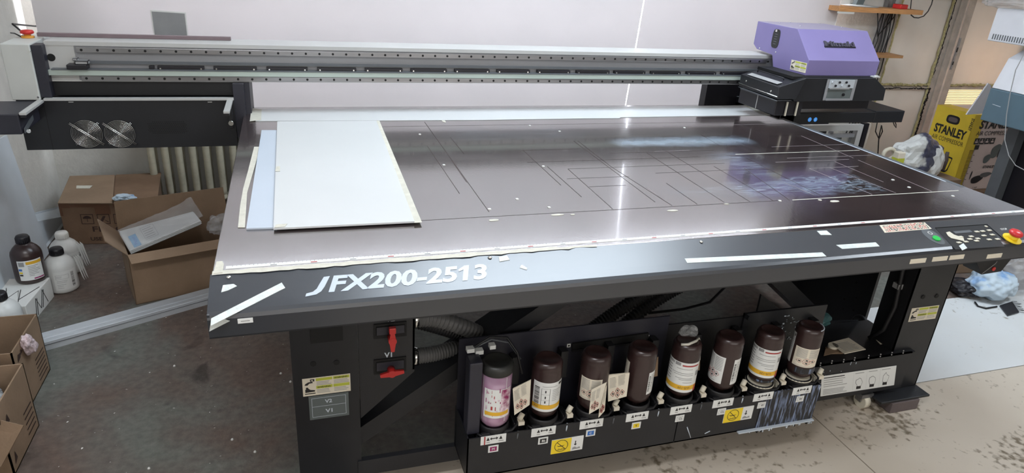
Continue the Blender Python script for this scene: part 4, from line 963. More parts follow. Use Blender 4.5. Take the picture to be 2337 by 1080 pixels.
# ================================================================= sheets lying on the bed
def lay(name, pts, z, t, m, label, cat, ext=None):
    P = [Pz(u, v, z) for u, v in pts]; b = MB(); n = sum((P[i].cross(P[(i + 1) % len(P)]) for i in range(len(P))), Vector())
    if n.z < 0: P = P[::-1]
    b.slab([Vector((p.x, p.y, z)) for p in P], t, m); return tag(b.build(name), label, cat)
s1 = lay('white_strip', [(583, 276), (859, 275), (1100, 273.5), (1330, 270), (1414, 269.5), (1416, 267.5), (1757, 262), (1700, 240.5), (1100, 247), (583, 249)], H + .0025, .002, 'sheet', 'long narrow white sheet along the back edge of the bed', 'sheet')
P = [Pz(u, v, H + .0035) for u, v in ((570, 277), (596, 274), (597, 250), (574, 247))]
tapestrip('masking_tape', P, s1); s1.children[0].location = -s1.location
P = [Pz(u, v, H + .0035) for u, v in ((1733, 259), (1759, 263), (1705, 240), (1697, 240))]; tapestrip('masking_tape', P, s1)
s2 = lay('foam_sheet', [(562, 521), (632, 519), (640, 297), (597, 297)], H + .0055, .005, 'sheet2', 'narrow bluish white sheet left of the wide sheet on the bed', 'sheet')
s3 = lay('foam_sheet', [(624, 521), (946, 505), (859, 275.5), (633, 277)], H + .0115, .0055, 'sheet', 'wide white foam sheet lying on the left of the bed', 'sheet')
for q in (((946, 509), (963, 508), (866, 276), (859, 276)),): tapestrip('masking_tape', [Pz(u, v, H + .0085) for u, v in q], s3, 'tape')
P = [Pz(u, v, H + .0125) for u, v in ((628, 391), (639, 391), (639, 380), (631, 380))]; tapestrip('masking_tape', P, s3)
P = [Pz(u, v, H + .0123) for u, v in ((626, 520), (650, 518), (656, 511), (630, 513))]; tapestrip('masking_tape', P, s3)
tp = [(543, 519), (559, 519), (564, 440), (590, 350), (594, 335), (580, 335), (566, 390), (555, 430), (548, 470)]
lay('paper_strip', tp, H + .0018, .001, 'tape', 'curved strip of old masking tape on the bed left edge', 'tape')
# ================================================================= ink bottles standing upside down in the ink unit
I3 = Matrix.Identity(3)
def bottle(i, label, lidded=False, leaflet=None, wrap=None):
    x = BX[i]; r = .0475 if not lidded else .0485; zt = ZB + .215 + (.004 if lidded else 0)
    t = thing('ink_bottle', label, 'bottle', (x, BY, ZB), 'ink bottles in the ink unit')
    b = MB(); z0 = ZB
    pr_ = [(.018, -.025), (.018, .0), (.030, .006), (.042, .018), (r - .001, .034), (r, .042), (r, .178), (r - .0012, .183), (r, .188), (r - .001, .200), (r - .006, .2085), (r - .012, .211), (r - .014, .2085), (.0001, .2075)]
    if not lidded:
        b.lathe([(a, z0 + z) for a, z in pr_], (x, BY, 0), 'bottle', 36); b.build('bottle_body', t)
    else:
        b.lathe([(a, z0 + z) for a, z in ((.030, -.006), (.040, .006), (r - .002, .016), (r, .03), (r, .20), (r - .002, .203))], (x, BY, 0), 'clearplastic', 36); b.build('bottle_body', t)
        b = MB(); b.lathe([(a, z0 + z) for a, z in ((.0001, .001), (.036, .004), (r - .003, .03), (r - .003, .150), (.0001, .152))], (x, BY, 0), 'pinkink', 32); lab(b.build('ink', t), 'pink and magenta ink inside')
        b = MB(); b.lathe([(a, z0 + z) for a, z in ((r + .001, .192), (r + .0025, .194), (r + .0025, .216), (r - .004, .224), (r - .010, .226), (r - .012, .223), (.0001, .2225))], (x, BY, 0), 'bottle_lid', 36); lab(b.build('lid', t), 'black round lid')
        b = MB()
        for a0 in (-2.75, -1.2): b.patch((x, BY, 0), r + .001, a0, a0 + .03, z0 + .03, z0 + .19, 'paper2', 2)
        b.build('seam', t)
    return t, r, z0
def label_patch(t, x, r, z0, s0, s1, h0, h1, base='paper2', band=None, bar=None, txt=None, kind=0):
    cv = math.atan2(CAM.y - BY, CAM.x - x); a0, a1 = cv + math.asin(s0), cv + math.asin(s1)
    b = MB(); o = (x, BY, 0); b.patch(o, r, a0, a1, z0 + h0, z0 + h1, base, 40, t=.0006)
    w = a1 - a0; hh = h1 - h0
    R_ = lambda f0, g0, f1, g1, m, tt=.0010: b.patch(o, r, a0 + w * f0, a0 + w * f1, z0 + h0 + hh * g0, z0 + h0 + hh * g1, m, int(36 * (f1 - f0)) + 2, t=tt)
    if band: R_(0, .09, 1, .24, band)
    if kind == 0:
        R_(.30, .88, .44, .98, 'greyprint'); R_(.48, .88, .92, .925, 'inkred')
        for g, f0, f1 in ((.78, .35, .75), (.64, .25, .78), (.58, .30, .78), (.47, .35, .78), (.42, .45, .78), (.33, .55, .78)): R_(f0, g, f1, g + .015, 'greyprint')
        for k in range(6): R_(.03, .35 + k * .09, .22, .38 + k * .09, 'greyprint')
        R_(.86, .55, .96, .72, 'greyprint'); R_(.88, .0, 1, .22, 'inkred') if band else None
        for k in range(4): R_(.05, .90 + k * .02, .27, .908 + k * .02, 'ink')
    if kind == 1:
        for k in range(16): R_(.06, .14 + k * .044, .22, .14 + k * .044 + random.uniform(.012, .032), 'ink')
        for f0, f1, g0, g1 in ((.28, .29, .22, .80), (.52, .53, .22, .80), (.28, .53, .22, .225), (.28, .53, .40, .405), (.28, .53, .60, .605), (.28, .53, .795, .80)): R_(f0, g0, f1, g1, 'ink')
        R_(.385, .30, .42, .38, 'ink'); R_(.385, .46, .42, .54, 'ink'); R_(.385, .66, .42, .74, 'ink')
        for k in range(7): R_(.60, .38 + k * .06, .60 + random.uniform(.15, .3), .395 + k * .06, 'greyprint')
        R_(.8, .88, .95, .96, 'ink'); R_(.30, .86, .75, .875, 'greyprint')
    if kind == 2:
        for k in range(9): R_(.08, .48 + k * .055, .46, .50 + k * .055, 'greyprint'); R_(.54, .48 + k * .055, .92, .50 + k * .055, 'greyprint')
        for fc, gc in ((.25, .30), (.50, .22), (.72, .32), (.5, .38)):
            c = []
            for k in range(4):
                c.append((fc + .13 * math.cos(math.pi / 2 * k), gc + .10 * math.sin(math.pi / 2 * k)))
            for k in range(4):
                (f0, g0), (f1, g1) = c[k], c[(k + 1) % 4]; p = [Vector((x + (r + .001) * math.cos(a0 + w * (f0 + (f1 - f0) * s)), BY + (r + .001) * math.sin(a0 + w * (f0 + (f1 - f0) * s)), z0 + h0 + hh * (g0 + (g1 - g0) * s))) for s in (0, .5, 1)]; b.tube(p, .0005, 'inkred', 4)
            R_(fc - .04, gc - .03, fc + .04, gc + .03, 'ink')
        R_(.08, .05, .7, .065, 'greyprint')
    if txt:                                # bottle stands on its head, so its lettering does too
        v, f, asp = glyphs(txt, .0); hh2 = hh * .068; wa = hh2 * asp / r; am = a0 + w * .60
        P = []
        for px_, py_ in v:
            a = am + wa * (.5 - px_); z = z0 + h0 + hh * .125 + (1 - py_) * hh2; P.append(Vector((x + (r + .0014) * math.cos(a), BY + (r + .0014) * math.sin(a), z)))
        b.faces(P, f, 'ink')
    return b.build('label', t)
random.seed(4)
t, r, z0 = bottle(0, 'clear pink stained ink bottle with black lid, leftmost in the row', True)
b = MB(); b.patch((BX[0], BY, 0), r + .0006, -2.6, -.75, z0 + .045, z0 + .150, 'paper2', 36)
for k in range(40):
    a = random.uniform(-2.5, -.95); z = random.uniform(.05, .14); b.patch((BX[0], BY, 0), r + .0011, a, a + random.uniform(.02, .12), z0 + z, z0 + z + random.uniform(.002, .016), random.choice(['magenta', 'pinkink', 'inkred', 'pinkink']), 2)
b.patch((BX[0], BY, 0), r + .0014, -2.5, -.9, z0 + .055, z0 + .068, 'ylabel', 30); b.patch((BX[0], BY, 0), r + .0012, -1.5, -.8, z0 + .05, z0 + .148, 'pinkink', 14); b.build('label', t)
t, r, z0 = bottle(1, 'dark brown ink bottle with barcode label, second from left'); label_patch(t, BX[1], r, z0, -.76, .99, .040, .148, band='ylabel', kind=1)
t, r, z0 = bottle(2, 'dark brown ink bottle with a peeled leaflet hanging down, third from left'); label_patch(t, BX[2], r, z0, -.8, .6, .055, .135, base='paper', kind=2); T3 = t
t, r, z0 = bottle(3, 'bare dark brown ink bottle, label only at its sides, fourth from left'); label_patch(t, BX[3], r, z0, .66, 1, .050, .135, kind=1); label_patch(t, BX[3], r, z0, -1, -.72, .08, .16, base='paper', kind=3)
t, r, z0 = bottle(4, 'dark brown ink bottle with pale band over its top, fifth from left'); label_patch(t, BX[4], r, z0, -.99, .99, .034, .150, band='ylabel', kind=0, txt='LUS-120')
b = MB(); zt = z0 + .213; b.tube([(BX[4] - .04, -.02, zt - .002), (BX[4] - .02, -.03, zt + .002), (BX[4] + .02, -.015, zt + .001), (BX[4] + .045, .01, zt - .006), (BX[4] + .0495, .0, zt - .03), (BX[4] + .049, -.01, zt - .08)], .0045, 'tape', 6); lab(b.build('tape_band', t), 'pale tape band over the bottle')
t, r, z0 = bottle(5, 'dark brown ink bottle with hazard label turned left, sixth from left'); label_patch(t, BX[5], r, z0, -1, .02, .040, .145, kind=2, base='paper2'); label_patch(t, BX[5], r, z0, .62, 1, .040, .140, kind=1)
t, r, z0 = bottle(6, 'dark brown ink bottle with yellow banded label and ink runs, seventh from left'); label_patch(t, BX[6], r, z0, -.99, .99, .042, .155, band='ylabel', kind=0, txt='LUS-120')
b = MB(); b.patch((BX[6], BY, 0), .0455, -2.6, -.9, z0 + .022, z0 + .030, 'splash', 12, t=.002); b.build('ink_run', t)
t, r, z0 = bottle(7, 'dark brown ink bottle with cream leaflet label, rightmost in the row'); label_patch(t, BX[7], r, z0, -.6, .98, .062, .138, base='paper', kind=2); label_patch(t, BX[7], r, z0, -1, -.78, .06, .18, kind=1)
b = MB(); b.tube([(BX[7] + (r - .004) * math.cos(a), BY + (r - .004) * math.sin(a), z0 + .209) for a in [-1.4 + .2 * k for k in range(9)]], .0018, 'letter', 5); b.build('ink_run', t)
b = MB(); b.patch((BX[7], BY, 0), r, -2.7, -.7, z0 + .034, z0 + .055, 'splash', 12, t=.0008); b.build('ink_run', t)
# fold out leaflets (parts of their bottles)
def leaf4(pts, t, parent_i, m='paper', kind=True):
    P = [Vector(p) for p in pts]; b = MB(); n = (P[1] - P[0]).cross(P[3] - P[0]).normalized()
    for k in range(3): b.slab([p - n * .002 * k + XA * .0 for p in P], .0005, m)
    O, A, B = P[0], P[1] - P[0], P[3] - P[0]
    lines(b, O, A, B, .08, .46, [.5 + .05 * k for k in range(8)], 'greyprint', .012, .2); lines(b, O, A, B, .54, .92, [.5 + .05 * k for k in range(8)], 'greyprint', .012, .2)
    for fc, gc in ((.25, .25), (.50, .33), (.75, .22), (.5, .16)):
        for s1 in range(4):
            a_, c_ = math.pi / 2 * s1, math.pi / 2 * (s1 + 1); b.tube([O + A * (fc + .12 * math.cos(q)) + B * (gc + .10 * math.sin(q)) + n * .0008 for q in (a_, c_)], .0006, 'inkred', 4)
        b.rect(O, A, B, fc - .03, gc - .03, fc + .04, gc + .03, 'ink', .0008)
    return b.build('leaflet', t)
lv = lambda u, v, y: Py(u, v, y)
BT = [o for o in COL.objects if o.name.startswith('ink_bottle')]
leaf4([lv(1174, 948, -.045), lv(1208, 925, -.075), lv(1211, 868, -.075), lv(1170, 888, -.045)], BT[0], 0)
leaf4([lv(1388, 917, -.03), lv(1430, 905, -.04), lv(1437, 852, -.04), lv(1388, 857, -.03)], BT[2], 2)
leaf4([lv(1344, 946, -.065), lv(1368, 932, -.085), lv(1384, 873, -.08), lv(1350, 890, -.055)], BT[2], 2)
leaf4([lv(1366, 954, -.07), lv(1380, 938, -.075), lv(1385, 880, -.075), lv(1371, 900, -.07)], BT[2], 2)
random.seed(33)
for k, (i, w_) in enumerate(((3, .05), (4, .05), (5, .04), (6, .045))):
    x = BX[i] + .07; b = MB(); b.slab([(x - w_ / 2, .03, .37), (x + w_ / 2, .035, .372), (x + w_ / 2, .05, .44), (x - w_ / 2, .045, .435)], .004, 'card'); b.build('leaflet', BT[i])
# crumpled things
def crumple(name, c, sx, sy, sz, m, seed=0, amp=.35, sub=4, floor=None):
    b = bmesh.new(); bmesh.ops.create_icosphere(b, subdivisions=sub, radius=1)
    for v in b.verts:
        p = v.co.copy(); n = mnoise.noise(p * 1.6 + Vector((seed, 0, 0))) * amp + mnoise.noise(p * 4 + Vector((0, seed, 0))) * amp * .45 + abs(mnoise.noise(p * 8 + Vector((0, seed, 3)))) * amp * .2
        v.co = Vector((p.x * sx, p.y * sy, p.z * sz)) * (1 + n) + Vector(c)
        if floor is not None and v.co.z < floor: v.co.z = floor
    for f in b.faces: f.smooth = sub > 4
    o = MB(); o.bm.free(); o.bm = b; o.mi(m); return o
b = crumple('x', (BX[4] + .02, .035, ZB + .222), .032, .02, .018, 'bag', 5, .5, 3); tag(b.build('plastic_wrap'), 'crumpled clear plastic wrap on top of the fifth ink bottle', 'wrap')
c = Pz(1930, 795, .27); b = MB(); P = [Pz(u, v, .285) for u, v in ((1893, 782), (1937, 771), (1976, 797), (1928, 807))]; nrm_ = sum((P[i].cross(P[(i + 1) % 4]) for i in range(4)), Vector()); b.slab(P if nrm_.z > 0 else P[::-1], .003, 'paper'); O, A, B = P[3], P[2] - P[3], P[0] - P[3]
if A.cross(B).z > 0: lines(b, O + ZA * .0004, A, B, .1, .9, [.15 + .1 * k for k in range(7)], 'greyprint', .03)
b.slab([Pz(u, v, .268) for u, v in ((1885, 806), (1925, 805), (1930, 790), (1884, 792))], .006, 'card'); b.slab([Pz(u, v, .275) for u, v in ((1880, 812), (1915, 803), (1912, 792), (1884, 796))], .002, 'card'); tag(b.build('folded_leaflet'), 'folded cream paper leaflet lying on the side tray right of the bottles', 'leaflet')
c = Pz(1985, 775, .30); b = crumple('x', (2.36, .40, .275), .06, .05, .03, 'teal', 9, .2, 3); tag(b.build('cloth'), 'small dark teal cloth behind the side tray', 'cloth')
o = MB().box((2.502, .046, 0.0045), (2.648, .128, .0535), 'block', .002); tag(o.build('support_block'), 'grey brown block under the right foot plate', 'block')
# ================================================================= left corner: cartons, bottles, profile
def carton(name, c, label, L, Dp, Hh, rot, flaps, m='card', t=.004, group=None, marks=None, fill=None):
    """c = near left bottom corner, x along L, y along Dp"""
    R_ = Matrix.Rotation(rot, 3, 'Z'); c = Vector(c); U = R_ @ XA; V = R_ @ YA
    T_ = thing(name, label, 'box', tuple(c), group)
    P = lambda a, d, z: c + U * a + V * d + ZA * z
    b = MB()
    def wall(p0, p1):
        q0, q1 = P(p0[0], p0[1], 0), P(p1[0], p1[1], 0); q2, q3 = P(p1[0], p1[1], Hh), P(p0[0], p0[1], Hh); b.slab([q0, q1, q2, q3], t, m)
    wall((0, 0), (L, 0)); wall((L, 0), (L, Dp)); wall((L, Dp), (0, Dp)); wall((0, Dp), (0, 0)); b.slab([P(0, 0, t), P(L, 0, t), P(L, Dp, t), P(0, Dp, t)], t, m)
    b.build('box_body', T_)
    for (p0, p1, ang, w_) in flaps:
        q0, q1 = P(p0[0], p0[1], Hh), P(p1[0], p1[1], Hh); e = (q1 - q0).normalized(); out = e.cross(ZA); d = out * math.sin(ang) + ZA * math.cos(ang)
        bb = MB(); r0 = q0 + d * w_ + e * .006; r1 = q1 + d * w_ - e * .006; bb.slab([q0, q1, r1, r0], t * .8, m); bb.build('flap', T_)
    return T_, P, U, V
# old closed carton by the wall
T1 = thing('carton', 'worn closed brown carton printed FRAGILE, in the corner by the radiator', 'box', (-1.04, 2.36, 0))
zt = .246
def K(x, y, z): return Vector((x, y, z))
b = MB(); A0, A1, A2, A3 = K(-1.035, 2.37, 0), K(-.55, 2.31, 0), K(-.60, 2.82, 0), K(-1.09, 2.84, 0)
b.hexa([A0, A1, A2, A3, A0 + ZA * zt, A1 + ZA * (zt - .006), A2 + ZA * zt, A3 + ZA * zt], 'card_dark', .004); b.build('box_body', T1)
C0, C1, C2, C3 = A0 + ZA * (zt + .004), A1 + ZA * (zt + .0), A2 + ZA * (zt + .006), A3 + ZA * (zt + .003)
mf, mb_ = C0.lerp(C1, .56), C3.lerp(C2, .50)
b = MB(); b.slab([C0 - YA * .004, mf - YA * .004 - XA * .002, mb_ - XA * .002, C3], .004, 'card'); b.build('flap', T1)
b = MB(); b.slab([mf + XA * .003 - YA * .006, C1 + XA * .008 - YA * .004 - ZA * .004, C2 + XA * .012 + ZA * .006, mb_ + XA * .003], .004, 'card_dark'); b.build('flap', T1)
b = MB(); O = A0 + ZA * .0; A = (A1 - A0); B = ZA * zt; An = A.normalized()
for k in range(9):
    x = k / 9; b.rect(O, A, B, x, .90 + random.uniform(-.02, .02), x + .11, .985, 'cardtape' if k != 4 else 'card_dark', .0012)
b.rect(O, A, B, .36, .74, .52, .98, 'cardtape', .002); b.rect(O, A, B, .0, .70, .03, .95, 'cardtape', .002)
b.build('packing_tape', T1)
b = MB(); b.text('FRAGILE', O + A * .30 + B * .31, A, ZA, 'cardprint', h=.032, w=.25, bold=.02, lift=.0015); b.text('USE NO HOOKS', O + A * .26 + B * .09, A, ZA, 'cardprint', h=.022, w=.27, bold=.02, lift=.0015)
for x0 in (.20, .37, .54):
    for r_ in ((x0, .50, x0 + .13, .515), (x0, .725, x0 + .13, .74), (x0, .50, x0 + .007, .74), (x0 + .123, .50, x0 + .13, .74)): b.rect(O, A, B, *r_, 'cardprint', .0015)
x0 = .265; P = [(x0 + .045 * math.cos(q), .63 + .07 * math.sin(q)) for q in [math.pi * k / 8 for k in range(9)]]; b.flat(O, A, B, P, 'cardprint', .0015); b.rect(O, A, B, .262, .55, .268, .66, 'cardprint', .0015)
b.flat(O, A, B, [(.39, .55), (.42, .55), (.46, .69), (.43, .69)], 'cardprint', .0015); b.flat(O, A, B, [(.47, .55), (.49, .55), (.43, .62)], 'cardprint', .0015)
b.flat(O, A, B, [(.57, .58), (.60, .55), (.65, .69), (.62, .70)], 'inkred', .0015); stuff(b.build('box_print', T1))
b = MB(); q = Pz(174, 430, zt + .006); b.slab([q, q + An * .07, q + An * .075 + YA * .05, q + YA * .05 - XA * .01], .001, 'tape'); b.build('sticker', T1)
q = Pz(283, 448, zt + .03); b = crumple('x', (q.x, q.y, zt + .022), .05, .03, .02, 'bluewhite', 2, .45, 4, zt + .006); tag(b.build('crumpled_wrapper'), 'small crumpled white and blue wrapper on the closed carton', 'wrapper')
# open carton
rot = math.radians(17.5); Ln, Dn, Hn = .52, .31, .262
fl = [((0, 0), (Ln, 0), 1.95, .062), ((Ln, Dn), (0, Dn), .12, .155), ((0, Dn), (0, 0), .75, .115), ((Ln, 0), (Ln, Dn), .25, .13)]
T2, P2, U2, V2 = carton('carton', (-.556, 1.578, .0), 'open brown carton with plastic sleeves inside, beside the left end of the printer', Ln, Dn, Hn, rot, fl)
b = MB()
def sleeve(a0, d0, z0_, a1, z1, wd, m='sheet'):
    pass
q = [P2(-.0 + .02, .06, .275), P2(.03 + .0, .035, .262), P2(.40, .14, .335), P2(.38, .22, .345)]
TS = thing('document_sleeves', 'stack of clear plastic sleeves with white documents in the open carton', 'sleeve', tuple(P2(.2, .15, .2)))
q = [Py(*uv) for uv in ((298, 573, 1.64), (458, 505, 1.80), (440, 483, 1.87), (272, 528, 1.74))]
for k in range(5):
    b = MB(); off = ZA * (-.004 * k) + U2 * (.004 * (k % 2)); b.slab([p + off for p in q], .0022, 'sheet' if k != 2 else 'milky'); b.build('sheet', TS)
b = MB(); O = q[0] + ZA * .0005; A = q[1] - q[0]; B = q[3] - q[0]; b.rect(O, A, B, .06, .06, .16, .62, 'lightblue', .0008); b.text('Paper', O + A * .145 + B * .16, B, -A, 'blue', w=.05, lift=.0015)
for r_ in ((.24, .18, .42, .19), (.24, .74, .42, .75), (.24, .18, .243, .75), (.417, .18, .42, .75)): b.rect(O, A, B, *r_, 'greyprint', .0008)
lines(b, O, A, B, .26, .40, [.25 + .1 * k for k in range(5)], 'greyprint', .02); b.build('document_print', TS)
b = MB(); P = []
nx, ny = 30, 10
for i in range(nx + 1):
    for j in range(ny + 1):
        p = O + A * (i / nx * 1.06 - .02) + B * (j / ny * 1.06 - .03); p += ZA * (.004 + .010 * abs(mnoise.noise(Vector((i * .3, j * .5, 2)))) + (.02 * (i / nx) ** 6)); P.append(p)
b.faces(P, [(i * (ny + 1) + j, (i + 1) * (ny + 1) + j, (i + 1) * (ny + 1) + j + 1, i * (ny + 1) + j + 1) for i in range(nx) for j in range(ny)], 'bag', True); lab(b.build('plastic_sleeve', TS), 'clear wrinkled plastic')
q_ = Py(487, 508, 1.86); b = crumple('x', (q_.x + .02, q_.y + .02, q_.z - .02), .055, .06, .045, 'bag', 12, .4, 4); tag(b.build('plastic_bag'), 'crumpled clear plastic bag at the right end of the open carton', 'bag')
# aluminium profile on the floor
pa, pb = Vector((-.92, 1.195, 0)), Vector((.30, 1.775, 0)); d = (pb - pa).normalized(); n = Vector((-d.y, d.x, 0))
b = MB(); prof = [(0, 0), (0, .038), (.004, .040), (.030, .040), (.032, .036), (.036, .036), (.038, .040), (.090, .040), (.092, .037), (.092, 0)]
vs = [pa + n * y + ZA * z for y, z in prof] + [pb + n * y + ZA * z for y, z in prof]; k = len(prof)
b.faces(vs, [(i, k + i, k + (i + 1) % k, (i + 1) % k) for i in range(k)] + [tuple(range(k)), tuple(range(2 * k - 1, k - 1, -1))], 'alu')
b.tube([pa + ZA * .026 - n * .0006, pb + ZA * .026 - n * .0006], .0016, 'grey', 5); bmesh.ops.recalc_face_normals(b.bm, faces=b.bm.faces)
tag(b.build('aluminium_profile'), 'long silver aluminium profile lying on the floor left of the printer', 'profile')
# small white box with handwriting
T4 = thing('white_carton', 'small white carton with black handwriting under the brown bottle', 'box', (-1.0, 1.6, 0))
z = .105; a_, b_, c_ = Vector((-.955, 1.47, 0)), Vector((-.945, 1.74, 0)), Vector((-1.09, 1.65 - .1, 0))
corn = [Vector((-.957, 1.455, 0)), Vector((-.935, 1.735, 0)), Vector((-1.125, 1.75, 0)), Vector((-1.147, 1.470, 0))]
b = MB(); b.hexa(corn + [p + ZA * z for p in corn], 'white', .003); b.build('box_body', T4)
b = MB()
def strokes(b, O, A, B, L, w_, m='ink'):
    for s_ in L: b.tube([O + A * x + B * y for x, y in s_], w_, m, 4)
Msh = [((.1, .1), (.25, .85), (.45, .2), (.7, .9), (.9, .15)), ((.2, .08), (.33, .8)), ((.55, .15), (.78, .85))]
O = corn[0] + ZA * .0 + (corn[1] - corn[0]).normalized().cross(ZA) * .001; A = corn[1] - corn[0]; B = ZA * z
strokes(b, O + A * .2, A * .6, B, Msh, .0016); 
O = corn[3].lerp(corn[0], .25) + ZA * (z + .001); strokes(b, O + (corn[2] - corn[3]) * .15, (corn[0] - corn[3]) * .7, (corn[2] - corn[3]) * .55, [((.0, .9), (.3, .2), (.45, .7), (.7, .1), (1, .9)), ((.05, .8), (.32, .1)), ((.5, .75), (.75, 0))], .0016)
b.build('handwriting', T4)
def jug(name, x, y, z, label, r, h, body, cap, group=None, lbl=True, rot=0, kind=0):
    t = thing(name, label, 'bottle', (x, y, z), group)
    b = MB(); s = h; b.lathe([(.0001, .003), (r - .01, 0), (r - .002, .006), (r, .016), (r, s * .60), (r - .003, s * .66), (r - .014, s * .735), (r * .55, s * .80), (r * .38, s * .825), (r * .36, s * .86), (.0001, s * .86)], (x, y, z), body, 32); b.build('bottle_body', t)
    b = MB(); rc = r * .44; n = 32; prof = []
    b.lathe([(rc, s * .845), (rc, s * .965), (rc - .004, s * .995), (.0001, s)], (x, y, z), cap, 32)
    for k in range(24):
        a = 2 * math.pi * k / 24; c = Vector((x + rc * math.cos(a), y + rc * math.sin(a), z)); b.box(c + Vector((-.001, -.001, s * .85)), c + Vector((.001, .001, s * .96)), cap)
    b.build('cap', t)
    if lbl:
        b = MB(); a0, a1 = rot - .8, rot + .8; o = (x, y, z); h0, h1 = s * .10, s * .54
        b.patch(o, r, a0, a1, h0, h1, 'paper2', 30, t=.0006)
        w = a1 - a0; hh = h1 - h0; R_ = lambda f0, g0, f1, g1, m: b.patch(o, r, a0 + w * f0, a0 + w * f1, h0 + hh * g0, h0 + hh * g1, m, int(28 * (f1 - f0)) + 2, t=.0011)
        if kind == 0:
            R_(.35, .80, .98, .94, 'ylabel'); R_(.55, .04, .98, .10, 'magenta'); R_(.02, .50, .16, .60, 'blue'); R_(.02, .36, .16, .44, 'yellow'); R_(.02, .24, .16, .32, 'ink'); R_(.05, .72, .28, .94, 'greyprint')
            for g in (.70, .62, .54, .46, .38, .30, .22): R_(.40, g, .40 + random.uniform(.15, .5), g + .025, 'greyprint')
        else:
            for k in range(15): R_(.70, .10 + k * .054, .84, .10 + k * .054 + random.uniform(.015, .04), 'ink')
            for r_ in ((.08, .60, .60, .61), (.08, .82, .60, .83), (.08, .60, .09, .83), (.59, .60, .60, .83)): R_(*r_, 'greyprint')
            for g in (.74, .68, .50, .42, .30, .22, .12): R_(.10, g, .10 + random.uniform(.2, .45), g + .015, 'greyprint')
        b.build('label', t)
    return t
jug('ink_jug', -1.005, 1.725, .1065, 'dark brown one litre bottle with black cap standing on the small white carton', .063, .225, 'bottle', 'bookblack', rot=-1.15)
tj = jug('cleaner_jug', -.912, 1.815, .0, 'milky white bottle with black cap on the floor, in front', .066, .222, 'milky', 'bookblack', 'white bottles on the floor', rot=-1.0, kind=1)
tk = jug('cleaner_jug', -.94, 2.02, .0, 'milky white bottle with white cap behind the black capped bottle', .066, .22, 'milky', 'white', 'white bottles on the floor', rot=-.6, kind=1)
jug('cleaner_jug', -1.012, 1.375, .0, 'white bottle with black cap in the bottom left behind the open boxes', .066, .222, 'milky', 'bookblack', 'white bottles on the floor', lbl=False)
for (t_, x, y) in ((tj, -.83, 1.83), (tk, -.855, 1.99)):
    b = MB()
    for k in range(3):
        p = Vector((x + .006 * k, y + .01 * k, .05)); b.slab([p, p + Vector((.010, -.012, -.012)), p + Vector((-.006, -.012, .105)), p + Vector((-.022, 0, .115))], .0008, 'paper2')
    b.build('leaflet', t_)
# left foreground cartons (open, filled with bubble wrap)
def box_px(name, label, c, L, Dp, Hh, rot, flaps, group): return carton(name, c, label, L, Dp, Hh, rot, flaps, 'card', .005, group)
TA, PA, UA, VA = box_px('shipping_box', 'open brown box with a pinkish glove on its rim, behind the nearer box', (-1.12, .80, 0), .335, .285, .258, .0, [], 'open brown boxes at the left edge')
b = MB()
O = PA(.335, 0, 0) + XA * .0008; A = YA * .285; B = ZA * .258
for k in range(6): b.rect(O, A, B, .58, .10 + k * .07, .92, .12 + k * .07, 'cardprint', .0005)
b.flat(O, A, B, [(.20, .82), (.30, .84), (.24, .90)], 'cardprint', .0006); b.flat(O, A, B, [(.10, .78), (.20, .80), (.22, .86), (.13, .88)], 'cardprint', .0006); b.flat(O, A, B, [(.12, .14), (.22, .20), (.20, .30), (.15, .22)], 'cardprint', .0006); b.flat(O, A, B, [(.08, .05), (.13, .06), (.11, .14)], 'cardprint', .0006); stuff(b.build('box_print', TA))
g = PA(.338, .10, .235); b = crumple('x', (0, 0, 0), .022, .028, .05, 'milky', 6, .35, 4)
for v in b.bm.verts: v.co = Matrix.Rotation(.5, 3, 'X') @ v.co + Vector((g.x + .012, g.y + .01, g.z - .01))
mat('glove', (206, 188, 192), .5); b.m[0] = 'glove'; tag(b.build('rubber_glove'), 'pinkish rubber glove hanging over the rim of the rear open box', 'glove')
TB, PB, UB, VB = box_px('shipping_box', 'open brown box holding bubble wrap, nearest at the left edge', (-1.06, .46, 0), .335, .255, .265, .0, [((0, 0), (.335, 0), 1.45, .13)], 'open brown boxes at the left edge')
b = MB(); b.slab([Pz(-60, 1050, .10), Pz(2, 1066, .09), Pz(53, 972, .20), Pz(-40, 950, .23)], .004, 'card'); b.build('flap', TB)
b = MB(); O = PB(.335, 0, 0) + XA * .0008; A = YA * .255; B = ZA * .265
for k in range(5): b.rect(O, A, B, .62, .12 + k * .08, .92, .14 + k * .08, 'cardprint', .0005)
b.flat(O, A, B, [(.12, .62), (.24, .66), (.20, .78), (.14, .72)], 'cardprint', .0006); b.flat(O, A, B, [(.08, .1), (.18, .14), (.14, .26)], 'cardprint', .0006); stuff(b.build('box_print', TB))
c = PB(.17, .14, .19); b = crumple('x', tuple(c), .13, .10, .05, 'bubble', 7, .3, 5); stuff(tag(b.build('bubble_wrap'), 'clear bubble wrap filling the nearest open box', 'wrap'))
# foam boards leaning on the left wall
def leanb(label, y0, y1, xb, xt, h, hf=None):
    b = MB(); b.hexa([(xb, y0, .003), (xb + .008, y0, .003), (xb + .008, y1, .003), (xb, y1, .003), (xt, y0, h), (xt + .008, y0, h), (xt + .008, y1, hf or h), (xt, y1, hf or h)], 'foam'); tag(b.build('foam_board'), label, 'board')
leanb('pale foam board nearest to the corner, leaning on the left wall', .9, 2.82, -1.13, -1.185, .62, .06)
leanb('large pale blue foam board leaning on the left wall in front of another', .2, 2.26, -1.10, -1.165, .80, .66)
b = MB(); b.tube([Px(75, -5, -1.19), Px(80, 30, -1.19), Px(82, 60, -1.15), Vector((-.90, 1.86, 1.25)), Vector((-.86, 1.84, 1.215))], .004, 'cable', 6); b.tube([Vector((-.86, 1.80, 1.207)), Vector((-.89, 1.83, 1.215)), Vector((-.92, 1.88, 1.21))], .003, 'cable', 6); tag(b.build('power_cable'), 'thin black cable running down the left corner to the red button', 'cable')
